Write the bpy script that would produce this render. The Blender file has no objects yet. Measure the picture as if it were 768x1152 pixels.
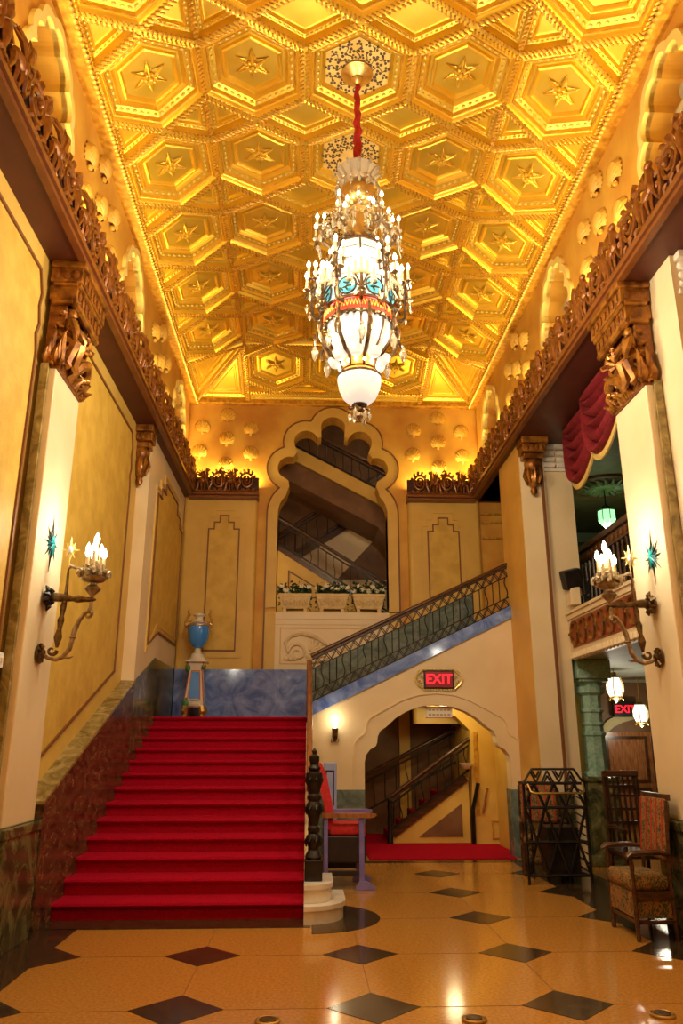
import bpy, bmesh, math, random
from math import sin, cos, pi, radians
from mathutils import Vector, Matrix
from mathutils.geometry import tessellate_polygon
random.seed(7)
SC = bpy.context.scene
COL = SC.collection

# ---------------------------------------------------------------- camera
EYE = 1.55
cam_d = bpy.data.cameras.new('camera')
cam = bpy.data.objects.new('camera', cam_d); COL.objects.link(cam)
cam_d.sensor_fit = 'VERTICAL'; cam_d.sensor_height = 36.0
cam_d.lens = 865.0 / 1152.0 * 36.0
cam_d.clip_start = 0.05; cam_d.clip_end = 100
cam.location = (0, 0, EYE)
cam.rotation_euler = (radians(90 + 16.8365), 0, radians(-2.4493))
SC.camera = cam

# ---------------------------------------------------------------- world, exposure, big lights
w = bpy.data.worlds.new('world'); SC.world = w; w.use_nodes = True
w.node_tree.nodes['Background'].inputs[0].default_value = (1.0, 0.72, 0.45, 1)
w.node_tree.nodes['Background'].inputs[1].default_value = 0.05
SC.view_settings.view_transform = 'Standard'
SC.view_settings.look = 'None'
SC.view_settings.gamma = 1.0
SC.view_settings.use_curve_mapping = False
SC.view_settings.exposure = 0.25
try:
    SC.cycles.max_bounces = 7; SC.cycles.diffuse_bounces = 4; SC.cycles.glossy_bounces = 3
    SC.cycles.transmission_bounces = 3; SC.cycles.transparent_max_bounces = 6
    SC.cycles.sample_clamp_indirect = 4.0; SC.cycles.caustics_reflective = False; SC.cycles.caustics_refractive = False
    SC.cycles.use_denoising = True
except Exception:
    pass

def light(name, kind, loc, energy, color=(1, .8, .5), size=.1, size_y=None, rot=(0, 0, 0), spread=None):
    d = bpy.data.lights.new(name, kind); d.energy = energy; d.color = color
    if kind == 'AREA':
        d.shape = 'RECTANGLE' if size_y else 'SQUARE'
        d.size = size
        if size_y: d.size_y = size_y
        if spread: d.spread = spread
    else:
        d.shadow_soft_size = size
    o = bpy.data.objects.new(name, d); COL.objects.link(o)
    o.location = loc; o.rotation_euler = rot
    return o

GOLDL = (1.0, .76, .27)
# cove lamps hidden in the trough behind the friezes, shining up
light('cove_light', 'AREA', (-2.29, 6.3, 6.20), 240, GOLDL, .10, 14.6, (pi, radians(14), 0))
light('cove_light', 'AREA', (3.18, 6.3, 6.20), 240, GOLDL, .10, 14.6, (pi, radians(-14), 0))
light('cove_light', 'AREA', (-1.62, 13.78, 6.22), 34, GOLDL, 1.2, .10, (pi - radians(6), 0, 0))
light('cove_light', 'AREA', (2.52, 13.78, 6.22), 34, GOLDL, 1.2, .10, (pi - radians(6), 0, 0))
# unseen fill lamp added behind the camera, where a next chandelier is assumed
light('lobby_fill_light', 'POINT', (.45, -.4, 5.6), 150, (1, .83, .58), .45)

# ---------------------------------------------------------------- materials
MATS = {}
def nd(nt, t, **kw):
    n = nt.nodes.new(t)
    for k, v in kw.items(): setattr(n, k, v)
    return n
def mat(name, c1, c2=None, rough=.5, metal=0., scale=8., detail=4., bump=0., bscale=None, lo=.35, hi=.65,
        emit=None, estr=0., coat=0., spec=None, stretch=None, c3=None, trans=0., alpha=None, kind='noise'):
    m = bpy.data.materials.new(name); m.use_nodes = True
    nt = m.node_tree; b = nt.nodes['Principled BSDF']
    b.inputs['Roughness'].default_value = rough; b.inputs['Metallic'].default_value = metal
    if coat: b.inputs['Coat Weight'].default_value = coat; b.inputs['Coat Roughness'].default_value = .08
    if spec is not None: b.inputs['Specular IOR Level'].default_value = spec
    if trans: b.inputs['Transmission Weight'].default_value = trans
    if alpha is not None: b.inputs['Alpha'].default_value = alpha
    if c2 is None:
        b.inputs['Base Color'].default_value = (*c1, 1)
    else:
        tc = nd(nt, 'ShaderNodeTexCoord'); src = tc.outputs['Object']
        if stretch:
            mp = nd(nt, 'ShaderNodeMapping'); mp.inputs['Scale'].default_value = stretch
            nt.links.new(src, mp.inputs[0]); src = mp.outputs[0]
        if kind == 'voronoi':
            tx = nd(nt, 'ShaderNodeTexVoronoi'); tx.inputs['Scale'].default_value = scale; o = tx.outputs['Distance']
        else:
            tx = nd(nt, 'ShaderNodeTexNoise'); tx.inputs['Scale'].default_value = scale
            tx.inputs['Detail'].default_value = detail; o = tx.outputs[0]
            if kind == 'marble':
                tx.inputs['Distortion'].default_value = 1.6; tx.inputs['Roughness'].default_value = .62
        nt.links.new(src, tx.inputs['Vector'])
        r = nd(nt, 'ShaderNodeValToRGB'); e = r.color_ramp.elements
        e[0].position = lo; e[0].color = (*c1, 1); e[1].position = hi; e[1].color = (*c2, 1)
        if c3:
            k = e.new(min(.98, hi + .12)); k.color = (*c3, 1)
        nt.links.new(o, r.inputs[0]); nt.links.new(r.outputs[0], b.inputs['Base Color'])
        if bump:
            t2 = nd(nt, 'ShaderNodeTexNoise'); t2.inputs['Scale'].default_value = bscale or scale * 3; t2.inputs['Detail'].default_value = 3
            nt.links.new(src, t2.inputs['Vector'])
            bp = nd(nt, 'ShaderNodeBump'); bp.inputs['Strength'].default_value = bump; bp.inputs['Distance'].default_value = .01
            nt.links.new(t2.outputs[0], bp.inputs['Height']); nt.links.new(bp.outputs[0], b.inputs['Normal'])
    if emit:
        b.inputs['Emission Color'].default_value = (*emit, 1); b.inputs['Emission Strength'].default_value = estr
    MATS[name] = m
    return m
mat('gold_leaf', (.84, .54, .045), (.90, .61, .08), rough=.34, metal=.75, scale=3, bump=.08, bscale=30)
mat('gold_rope', (.46, .20, .018), (.74, .41, .045), rough=.38, metal=.35, scale=14, bump=.1)  # browner gold: shade along the coffer ribs and recesses is put into the colour
mat('gold_bead', (.80, .50, .06), (.95, .72, .22), rough=.35, metal=.3, scale=14)
mat('gold_star', (.70, .42, .035), (.88, .58, .07), rough=.34, metal=.6, scale=10)
mat('rose_plate', (.75, .50, .12), (.85, .60, .2), rough=.45, metal=.2, scale=8)
mat('dark_tracery', (.09, .045, .015), rough=.5)
mat('upper_plaster', (.60, .27, .032), (.72, .40, .052), rough=.6, scale=2.2, bump=.12, bscale=20)
mat('niche_cream', (.86, .64, .16), (.90, .70, .22), rough=.6, scale=5)
mat('niche_grey', (.42, .34, .16), (.52, .42, .2), rough=.7, scale=5)
mat('shell_plaster', (.62, .33, .045), (.72, .43, .07), rough=.5, scale=9)
mat('cream_plaster', (.77, .61, .36), (.83, .68, .43), rough=.42, scale=1.8, bump=.08, bscale=22)
mat('gold_plaster', (.66, .42, .08), (.73, .48, .105), rough=.5, scale=3, bump=.1, bscale=26)
mat('panel_plaster', (.60, .37, .055), (.72, .48, .085), rough=.55, scale=5, detail=6, bump=.3, bscale=45)
mat('line_brown', (.20, .075, .02), rough=.5)
mat('carved_brown', (.16, .048, .008), (.30, .105, .016), rough=.34, metal=.3, scale=16, bump=.15)
mat('ledge_brown', (.17, .052, .012), (.22, .072, .015), rough=.34, scale=6)
mat('carved_back', (.035, .010, .004), (.06, .018, .006), rough=.7, scale=10)
mat('soffit_brown', (.085, .018, .008), (.115, .028, .011), rough=.5, scale=3, bump=.1)
mat('carved_gold', (.13, .040, .006), (.46, .19, .026), rough=.32, metal=.45, scale=9, bump=.15)
mat('green_marble', (.035, .038, .016), (.17, .155, .06), rough=.15, scale=3.2, detail=8, lo=.40, hi=.62, c3=(.28, .28, .14), kind='marble')
mat('olive_marble', (.16, .11, .03), (.40, .30, .11), rough=.2, scale=4, detail=8, lo=.38, hi=.62, c3=(.52, .46, .26), kind='marble')
mat('red_marble', (.035, .018, .009), (.20, .10, .042), rough=.24, scale=3.4, detail=8, lo=.38, hi=.66, c3=(.35, .25, .13), kind='marble', stretch=(1, 1, 2.2))
mat('blue_marble', (.07, .15, .50), (.28, .42, .84), rough=.1, scale=2.6, detail=8, lo=.36, hi=.66, c3=(.75, .78, .82), kind='marble')
mat('grey_green_marble', (.07, .11, .10), (.22, .28, .26), rough=.15, scale=3, detail=8, lo=.36, hi=.66, c3=(.35, .40, .34), kind='marble')
mat('verdigris', (.18, .36, .28), (.40, .58, .47), rough=.35, scale=9, detail=8, lo=.35, hi=.62, c3=(.55, .66, .50), kind='marble')
mat('carpet_red', (.36, .002, .016), (.48, .004, .028), rough=.95, scale=60, bump=.5, bscale=160, spec=.1)
mat('terrazzo', (.47, .205, .032), (.61, .295, .058), rough=.12, scale=45, detail=6, spec=.5)
mat('tile_dark', (.030, .018, .010), (.075, .045, .022), rough=.14, scale=14, detail=6)
mat('brass', (.55, .36, .10), (.70, .48, .16), rough=.3, metal=.9, scale=9)
mat('bronze', (.07, .040, .016), (.22, .14, .065), rough=.33, metal=.75, scale=18, bump=.1)
mat('pale_bronze', (.22, .15, .08), (.46, .35, .22), rough=.3, metal=.7, scale=14)
mat('iron', (.012, .009, .008), (.028, .020, .016), rough=.4, metal=.4, scale=12)
mat('key_brass', (.50, .31, .10), (.66, .44, .17), rough=.4, metal=.4, scale=16)
mat('wood_dark', (.035, .012, .005), (.10, .038, .014), rough=.28, scale=6, stretch=(1, 1, 6))
mat('wood_mid', (.22, .07, .02), (.38, .15, .05), rough=.28, scale=6, stretch=(6, 1, 1))
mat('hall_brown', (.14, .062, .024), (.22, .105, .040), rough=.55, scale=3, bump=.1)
mat('white_stone', (.70, .62, .50), (.84, .78, .68), rough=.3, scale=5, detail=6)
mat('plain_black', (.008, .008, .009), rough=.4)
GLOW = {}
def glow(name, col, strength, base=(.9, .85, .7)):
    return mat(name, base, rough=.3, emit=col, estr=strength)
glow('bulb', (1, .92, .72), 8.)
glow('lantern_glass', (1, .94, .82), .66, (.5, .46, .38))
glow('bowl_glass', (1, .90, .74), .60, (.5, .46, .38))
glow('red_band', (1, .05, .02), 1.0, (.7, .03, .02))
glow('teal_glass', (.10, .55, .62), .55, (.1, .45, .5))
glow('orange_glow', (1, .34, .05), 1.6, (.7, .25, .04))
glow('exit_red', (1, .012, .03), 1.1, (.6, .02, .03))
mat('crystal', (.95, .86, .66), rough=.05, spec=.9, trans=.6, coat=.5)
mat('candle_white', (.66, .52, .28), rough=.4, emit=(1, .8, .4), estr=.06)

# ---------------------------------------------------------------- mesh helpers
class MB:
    def __init__(self): self.v = []; self.f = []
    def add(self, vs, fs, M=None):
        b = len(self.v)
        if M is not None: vs = [M @ Vector(p) for p in vs]
        self.v += [tuple(p) for p in vs]; self.f += [tuple(i + b for i in q) for q in fs]
        return self
    def box(self, x0, x1, y0, y1, z0, z1, M=None):
        vs = [(x, y, z) for z in (z0, z1) for y in (y0, y1) for x in (x0, x1)]
        return self.add(vs, [(0, 2, 3, 1), (4, 5, 7, 6), (0, 1, 5, 4), (2, 6, 7, 3), (0, 4, 6, 2), (1, 3, 7, 5)], M)
    def bbox(self, x0, x1, y0, y1, z0, z1, c=.01, M=None):
        """box with chamfered edges"""
        xs = (x0, x0 + c, x1 - c, x1); ys = (y0, y0 + c, y1 - c, y1); zs = (z0, z0 + c, z1 - c, z1)
        bm = bmesh.new(); bmesh.ops.create_cube(bm, size=1)
        for q in bm.verts:
            q.co = Vector(((x0 + x1) / 2 + q.co.x * (x1 - x0), (y0 + y1) / 2 + q.co.y * (y1 - y0), (z0 + z1) / 2 + q.co.z * (z1 - z0)))
        bmesh.ops.bevel(bm, geom=bm.edges[:], offset=c, segments=2, affect='EDGES', profile=.5)
        self.frombm(bm, M); bm.free(); return self
    def frombm(self, bm, M=None):
        bm.verts.index_update()
        return self.add([q.co.copy() for q in bm.verts], [[q.index for q in f.verts] for f in bm.faces], M)
    def lathe(self, prof, n=16, M=None, a0=0, a1=2 * pi, sq=None):
        """prof: list of (r, z); full turn; sq scales y"""
        full = abs(a1 - a0 - 2 * pi) < 1e-6; m = n if full else n + 1
        vs = []; fs = []
        for r, z in prof:
            for i in range(m):
                a = a0 + (a1 - a0) * i / n
                vs.append((r * cos(a), r * sin(a) * (sq or 1), z))
        for k in range(len(prof) - 1):
            for i in range(n):
                j = (i + 1) % m if full else i + 1
                fs.append((k * m + i, k * m + j, (k + 1) * m + j, (k + 1) * m + i))
        if full:
            if prof[0][0] > 1e-5: fs.append(tuple(range(m - 1, -1, -1)))
            if prof[-1][0] > 1e-5: fs.append(tuple((len(prof) - 1) * m + i for i in range(m)))
        return self.add(vs, fs, M)
    def tube(self, pts, r, n=6, M=None, sy=1.0):
        pts = [Vector(p) for p in pts]; k = len(pts)
        rs = [r] * k if not isinstance(r, (list, tuple)) else r
        up = Vector((0.13, 0.31, .94)); vs = []; fs = []
        t0 = (pts[1] - pts[0]).normalized()
        nrm = t0.cross(up)
        if nrm.length < .05: nrm = t0.cross(Vector((1, 0, 0)))
        nrm.normalize()
        for i, p in enumerate(pts):
            a = pts[max(0, i - 1)]; b = pts[min(k - 1, i + 1)]
            t = (b - a); t = t.normalized() if t.length > 1e-9 else t0
            nrm = (nrm - t * nrm.dot(t))
            if nrm.length < 1e-6: nrm = t.orthogonal()
            nrm.normalize(); bi = t.cross(nrm)
            for j in range(n):
                an = 2 * pi * (j + .5) / n
                vs.append(p + (nrm * cos(an) + bi * sin(an) * sy) * rs[i])
        for i in range(k - 1):
            for j in range(n):
                q = (j + 1) % n
                fs.append((i * n + j, i * n + q, (i + 1) * n + q, (i + 1) * n + j))
        fs.append(tuple(range(n - 1, -1, -1))); fs.append(tuple((k - 1) * n + j for j in range(n)))
        return self.add(vs, fs, M)
    def bar(self, a, b, wdt, hgt, up=(0, 0, 1), M=None):
        """rectangular bar from a to b: wdt across, hgt along up"""
        a = Vector(a); b = Vector(b); t = (b - a).normalized(); u = Vector(up); s = t.cross(u).normalized(); u = s.cross(t).normalized()
        vs = []
        for p in (a, b):
            for x, y in ((-1, -1), (1, -1), (1, 1), (-1, 1)):
                vs.append(p + s * x * wdt / 2 + u * y * hgt / 2)
        return self.add(vs, [(0, 1, 2, 3), (7, 6, 5, 4), (0, 4, 5, 1), (1, 5, 6, 2), (2, 6, 7, 3), (3, 7, 4, 0)], M)
    def ball(self, c, r, n=8, m=5, M=None, s=(1, 1, 1)):
        prof = [(r * sin(pi * i / m), -r * cos(pi * i / m)) for i in range(m + 1)]
        prof[0] = (0.0, -r); prof[-1] = (0.0, r)
        vs = [(0, 0, -r)]; fs = []
        for i in range(1, m):
            for j in range(n):
                vs.append((prof[i][0] * cos(2 * pi * j / n), prof[i][0] * sin(2 * pi * j / n), prof[i][1]))
        vs.append((0, 0, r)); L = len(vs) - 1
        for j in range(n):
            q = (j + 1) % n
            fs.append((0, 1 + q, 1 + j)); fs.append((L, L - n + j, L - n + q))
            for i in range(m - 2):
                fs.append((1 + i * n + j, 1 + i * n + q, 1 + (i + 1) * n + q, 1 + (i + 1) * n + j))
        vs = [(c[0] + p[0] * s[0], c[1] + p[1] * s[1], c[2] + p[2] * s[2]) for p in vs]
        return self.add(vs, fs, M)
    def prism(self, poly, fn0, fn1, M=None):
        """poly: 2D outline, fn0/fn1 map (u,w) to the two end faces"""
        n = len(poly)
        tri = tessellate_polygon([[Vector((p[0], p[1], 0)) for p in poly]])
        vs = [fn0(*p) for p in poly] + [fn1(*p) for p in poly]
        fs = [tuple(t) for t in tri] + [tuple(i + n for i in reversed(t)) for t in tri]
        fs += [(i, (i + 1) % n, n + (i + 1) % n, n + i) for i in range(n)]
        return self.add(vs, fs, M)
    def map(self, fn):
        if fn: self.v = [tuple(fn(*p)) for p in self.v]
        return self
    def mesh(self, name, m, smooth=0):
        me = bpy.data.meshes.new(name); me.from_pydata(self.v, [], self.f)
        bm = bmesh.new(); bm.from_mesh(me); bmesh.ops.recalc_face_normals(bm, faces=bm.faces[:]); bm.to_mesh(me); bm.free()
        me.materials.append(MATS[m])
        if smooth:
            me.shade_smooth(); me.set_sharp_from_angle(angle=radians(smooth))
        return me
    def build(self, name, m, parent=None, smooth=0, loc=None, rot=None):
        return put(self.mesh(name, m, smooth), name, parent, loc, rot)

def wloc(o):
    v = Vector(o.location)
    return v + wloc(o.parent) if False else v
ROOTLOC = {}
def put(me, name, parent=None, loc=None, rot=None):
    """link a mesh object; geometry is in world coordinates unless loc is given"""
    o = bpy.data.objects.new(name, me); COL.objects.link(o)
    if loc is not None: o.location = loc
    if rot is not None: o.rotation_euler = rot
    if parent is not None:
        o.parent = parent
        root = parent
        while root.parent is not None: root = root.parent
        if parent is root and root.type == 'EMPTY':
            o.matrix_parent_inverse = Matrix.Translation(-Vector(root.location))
    return o
def tag(o, label, cat, group=None):
    o['label'] = label; o['category'] = cat
    if group: o['group'] = group
    return o
def thing(name, label, cat, loc=(0, 0, 0), group=None):
    o = bpy.data.objects.new(name, None); COL.objects.link(o); o.location = loc
    o.empty_display_size = .1
    return tag(o, label, cat, group)
def struct(o): o['kind'] = 'structure'; return o
def copy_tree(o, parent=None, shift=None, label=None):
    c = o.copy(); COL.objects.link(c); c.parent = parent
    if shift is not None: c.location = Vector(c.location) + Vector(shift)
    if label: c['label'] = label
    for ch in o.children: copy_tree(ch, c)
    return c
def sstep(t): return t * t * (3 - 2 * t)
def arc(cx, cz, r, a0, a1, n): return [(cx + r * cos(radians(a0 + (a1 - a0) * i / n)), cz + r * sin(radians(a0 + (a1 - a0) * i / n))) for i in range(n + 1)]
def inset(poly, d):
    n = len(poly); out = []
    L = []
    area = sum(poly[i][0] * poly[(i + 1) % n][1] - poly[(i + 1) % n][0] * poly[i][1] for i in range(n))
    s = 1 if area > 0 else -1
    for i in range(n):
        a = Vector(poly[i]).to_2d(); b = Vector(poly[(i + 1) % n]).to_2d(); t = (b - a).normalized()
        nn = Vector((-t.y, t.x)) * s
        L.append((a + nn * d, t))
    for i in range(n):
        p, t = L[i - 1]; q, u = L[i]
        den = t.x * u.y - t.y * u.x
        k = ((q.x - p.x) * u.y - (q.y - p.y) * u.x) / den
        out.append((p.x + t.x * k, p.y + t.y * k))
    return out
def ring_faces(hole, rect, c):
    """2D quads between a star-shaped hole (ccw, about c) and a rectangle; returns (pts, quads, holepts)"""
    x0, x1, z0, z1 = rect
    def hitrect(a):
        dx, dz = cos(a), sin(a); t = 1e9
        if dx > 1e-9: t = min(t, (x1 - c[0]) / dx)
        if dx < -1e-9: t = min(t, (x0 - c[0]) / dx)
        if dz > 1e-9: t = min(t, (z1 - c[1]) / dz)
        if dz < -1e-9: t = min(t, (z0 - c[1]) / dz)
        return (c[0] + dx * t, c[1] + dz * t)
    ang = [(math.atan2(p[1] - c[1], p[0] - c[0]) % (2 * pi), p) for p in hole]
    ang.sort(key=lambda q: q[0])
    for cx in (x0, x1):
        for cz in (z0, z1):
            a = math.atan2(cz - c[1], cx - c[0]) % (2 * pi)
            n = len(ang); best = None
            for i in range(n):
                a0, p0 = ang[i]; a1, p1 = ang[(i + 1) % n]
                if i == n - 1: a1 += 2 * pi
                aa = a if a >= a0 else a + 2 * pi
                if a0 <= aa <= a1:
                    d = Vector((cos(a), sin(a))); e = Vector((p1[0] - p0[0], p1[1] - p0[1])); w_ = Vector((p0[0] - c[0], p0[1] - c[1]))
                    den = d.x * e.y - d.y * e.x
                    if abs(den) < 1e-9: continue
                    t = (w_.x * e.y - w_.y * e.x) / den
                    best = (a, (c[0] + d.x * t, c[1] + d.y * t)); break
            if best: ang.append(best)
    ang.sort(key=lambda q: q[0])
    hp = [p for a, p in ang]; op = [hitrect(a) for a, p in ang]
    return hp, op
def holed_wall(mb, hole, rect, c, f0, f1):
    """wall slab with a hole; f0 maps (u,w) to the front face, f1 to the back face"""
    hp, op = ring_faces(hole, rect, c); n = len(hp)
    vs = [f0(*p) for p in hp] + [f0(*p) for p in op] + [f1(*p) for p in hp] + [f1(*p) for p in op]
    fs = []
    for i in range(n):
        j = (i + 1) % n
        fs += [(i, j, n + j, n + i), (2 * n + i, 3 * n + i, 3 * n + j, 2 * n + j), (i, 2 * n + i, 2 * n + j, j)]
    mb.add(vs, fs)
def strip(mb, inner, outer, f0, f1):
    """closed band between two outlines with the same number of points"""
    n = len(inner)
    vs = [f0(*p) for p in inner] + [f0(*p) for p in outer] + [f1(*p) for p in inner] + [f1(*p) for p in outer]
    fs = []
    for i in range(n - 1):
        j = i + 1
        fs += [(i, j, n + j, n + i), (2 * n + i, 3 * n + i, 3 * n + j, 2 * n + j), (i, 2 * n + i, 2 * n + j, j), (n + i, n + j, 3 * n + j, 3 * n + i)]
    mb.add(vs, fs)
def outline_bar(mb, pts, f, wdt, dep, closed=True):
    """square moulding following a 2D polyline on a surface; f(u,w,d) maps to 3D with d the height above the surface"""
    n = len(pts); P = [Vector((p[0], p[1])) for p in pts]; inn = []; out = []
    for i in range(n):
        a = P[i - 1] if (closed or i > 0) else P[i]; b = P[i]; c = P[(i + 1) % n] if (closed or i < n - 1) else P[i]
        t1 = (b - a).normalized() if (b - a).length > 1e-9 else (c - b).normalized()
        t2 = (c - b).normalized() if (c - b).length > 1e-9 else t1
        n1 = Vector((-t1.y, t1.x)); n2 = Vector((-t2.y, t2.x)); m_ = (n1 + n2)
        m_ = m_.normalized() if m_.length > 1e-6 else n1
        k = min(2.5, 1 / max(.3, m_.dot(n1)))
        inn.append(b + m_ * wdt / 2 * k); out.append(b - m_ * wdt / 2 * k)
    vs = []
    for i in range(n):
        vs += [f(inn[i].x, inn[i].y, 0), f(inn[i].x, inn[i].y, dep), f(out[i].x, out[i].y, dep), f(out[i].x, out[i].y, 0)]
    fs = []
    for i in range(n if closed else n - 1):
        j = (i + 1) % n
        for k in range(4):
            l = (k + 1) % 4
            fs.append((4 * i + k, 4 * i + l, 4 * j + l, 4 * j + k))
    mb.add(vs, fs)

# ================================================================ SETTING
XC = .448                                   # centre line of the hall
YB = 13.9                                   # back wall
UL, UR = -2.36, 3.25                        # upper side walls
WL = -2.52                                  # lower left wall
ZS = 5.98                                   # soffit / underside of the frieze
# ---------------------------------------------------------------- floor
flo = struct(MB().box(-3.6, 9.0, -3, 18, -.2, 0).build('floor', 'terrazzo'))
dm = MB().prism([(-.29, 0), (0, -.29), (.29, 0), (0, .29)], lambda u, v: (u, v, -.002), lambda u, v: (u, v, .003)).mesh('diamond_tile', 'tile_dark')
YR = [1.56, 2.84, 4.12, 5.40, 6.66, 7.92, 9.20, 10.48]
for y in YR:
    for x in (-.78, .43, 1.64):
        if y > 7.7 and x < 1: continue
        put(dm, 'diamond_tile', flo, (x, y, 0))
def border(x_edge, x_wall, sgn, y0, y1):
    pts = [(x_wall, y0), (x_edge, y0)]
    for y in YR:
        if y0 < y - .3 and y + .3 < y1:
            pts += [(x_edge, y - .29), (x_edge + sgn * .29, y), (x_edge, y + .29)]
    pts += [(x_edge, y1), (x_wall, y1)]
    return pts
MB().prism(border(-1.99, -2.7, 1, -3, 7.6), lambda u, v: (u, v, -.002), lambda u, v: (u, v, .003)).build('border_tile', 'tile_dark', flo)
MB().prism(border(2.85, 3.6, -1, -3, 11.4), lambda u, v: (u, v, -.002), lambda u, v: (u, v, .003)).build('border_tile', 'tile_dark', flo)
MB().box(-2.4, .05, 7.58, 7.95, -.002, .003).build('border_tile', 'tile_dark', flo)
MB().box(.1, 3.2, 11.42, 11.60, -.002, .003).build('border_tile', 'tile_dark', flo)
MB().prism(arc(.06, 7.98, .64, -90, 90, 24), lambda u, v: (u, v, -.002), lambda u, v: (u, v, .004)).build('border_tile', 'tile_dark', flo)
jt = MB()
for x in (-.78, .43, 1.64): jt.box(x - .002, x + .002, -2, 7.6 if x < 1 else 11.4, -.002, .0015)
for y in YR: jt.box(-1.99, 2.85, y - .002, y + .002, -.002, .0015)
jt.build('brass_joint', 'line_brown', flo)

# ---------------------------------------------------------------- ceiling
ZF = 8.50; PA = 1.119; PB = 1.293; HS = PA / math.sqrt(3) / 2
TILT = radians(22)
HH = PA * cos(TILT); DROP = PA * sin(TILT)
XE = 1.5 * PA + HH                          # half width at the ceiling's edge
ZE = ZF - DROP
YF = 11.67 + PB / 2
cei = struct(MB().box(-2.8, 3.7, -3, 14.4, 8.62, 8.8).build('ceiling', 'upper_plaster'))
def coffer_mesh(poly, prof, name, m='gold_leaf', cap=True):
    b = MB(); n = len(poly); vs = []; fs = []
    for d, z in prof: vs += [(p[0], p[1], z) for p in (inset(poly, d) if d > 0 else poly)]
    for k in range(len(prof) - 1):
        for i in range(n):
            j = (i + 1) % n; fs.append((k * n + i, k * n + j, (k + 1) * n + j, (k + 1) * n + i))
    if cap: fs.append(tuple((len(prof) - 1) * n + i for i in range(n)))
    b.add(vs, fs); return b.mesh(name, m)
def beads_mesh(poly, d_rope, d_bead, zr, zb, name, sr=.05, sb=.075, tilt=0, br=.018):
    rope = MB(); bead = MB(); n = len(poly)
    A = inset(poly, d_rope); B = inset(poly, d_bead)
    for i in range(n):
        a = Vector(A[i]); b = Vector(A[(i + 1) % n]); L = (b - a).length; k = max(2, int(L / sr)); t = (b - a).normalized(); s = Vector((-t.y, t.x))
        for q in range(k):
            c = a + (b - a) * (q + .5) / k
            p0 = c - t * sr * .30 - s * .018; p1 = c + t * sr * .30 + s * .018
            rope.tube([(p0.x, p0.y, zr), (p1.x, p1.y, zr)], .011, 5)
        a = Vector(B[i]); b = Vector(B[(i + 1) % n]); L = (b - a).length; k = max(1, int(L / sb)); t = (b - a).normalized()
        an = math.atan2(t.y, t.x)
        for q in range(k):
            c = a + (b - a) * (q + .5) / k
            M = Matrix.Translation((c.x, c.y, zb)) @ Matrix.Rotation(an, 4, 'Z')
            bead.ball((0, 0, 0), br, 6, 4, M, (1.45, .9, .8))
    return rope.mesh(name + '_rope', 'gold_rope', 40), bead.mesh(name + '_bead', 'gold_bead', 40)
hexp = [(0, PB / 2), (-PA / 2, HS), (-PA / 2, -HS), (0, -PB / 2), (PA / 2, -HS), (PA / 2, HS)]
HP = [(0, -.13), (.012, -.13), (.045, -.135), (.06, -.12), (.075, -.10), (.085, -.105), (.10, -.095), (.115, -.055), (.175, -.035), (.185, -.045), (.20, -.02), (.215, 0), (.24, 0), (.25, -.03), (.27, -.038), (.285, -.02), (.295, -.004)]
hex_me = coffer_mesh(hexp, HP, 'hexagon_coffer'); hex_plain = coffer_mesh(hexp, HP[:12], 'hexagon_coffer')
hex_rope, hex_bead = beads_mesh(hexp, .03, .145, -.137, -.052, 'hexagon')
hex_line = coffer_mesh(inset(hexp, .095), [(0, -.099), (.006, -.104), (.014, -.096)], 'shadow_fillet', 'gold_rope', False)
def star_mesh():
    b = MB(); vs = [(0, 0, -.030)]; fs = []
    R0, R1 = .205, .085
    for i in range(12):
        a = pi / 6 * i + pi / 6 * 0
        r = R0 if i % 2 == 1 else R1
        vs.append((r * cos(a), r * sin(a), -.030 if i % 2 == 1 else -.012))
    for i in range(12): fs.append((0, 1 + i, 1 + (i + 1) % 12))
    b.add(vs, fs)
    for i in range(6):
        a = pi / 6 + i * pi / 3
        b.tube([(.03 * cos(a), .03 * sin(a), -.045), (.17 * cos(a), .17 * sin(a), -.036), (.205 * cos(a), .205 * sin(a), -.012)], [.016, .012, .004], 5)
        b.ball((.055 * cos(a + .5), .055 * sin(a + .5), -.045), .026, 6, 4)
        a2 = a + pi / 6
        b.tube([(.05 * cos(a2), .05 * sin(a2), -.02), (.1 * cos(a2 - .18), .1 * sin(a2 - .18), -.02), (.12 * cos(a2 - .3), .12 * sin(a2 - .3), -.01)], [.008, .008, .003], 4)
    b.ball((0, 0, -.055), .032, 8, 5)
    return b.mesh('star_rosette', 'gold_star', 30)
star_me = star_mesh()
def rose_mesh():
    plate = MB().lathe([(.385, 0), (.385, -.012), (.0, -.012)], 6, Matrix.Rotation(pi / 2, 4, 'Z')).mesh('rose_plate', 'rose_plate')
    t = MB()
    for ring, (r, k, s) in enumerate(((.315, 20, .034), (.23, 15, .038), (.155, 11, .030))):
        for i in range(k):
            a = 2 * pi * i / k + ring * .2
            x, y = r * cos(a), r * sin(a)
            for q in range(3):
                aa = a + (q - 1) * 2.1
                t.ball((x + s * .62 * cos(aa), y + s * .62 * sin(aa), -.014), s * .55, 5, 3, None, (1, 1, .4))
    for i in range(12):
        a = 2 * pi * i / 12
        sp = [((.12 + .018 * j) * cos(a + .12 * sin(j * .9)), (.12 + .018 * j) * sin(a + .12 * sin(j * .9)), -.015) for j in range(12)]
        t.tube(sp, .006, 4)
    return plate, t.mesh('rose_tracery', 'dark_tracery')
rose_pl, rose_tr = rose_mesh()
SP = [(0, -.13), (.012, -.13), (.03, -.135), (.04, -.11), (.055, -.06), (.085, -.045), (.095, -.052), (.11, -.02), (.125, -.015)]
rhp = [(-PA / 2, 0), (0, -PB / 2 + HS), (PA / 2, 0), (0, PB / 2 - HS)]
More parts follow.
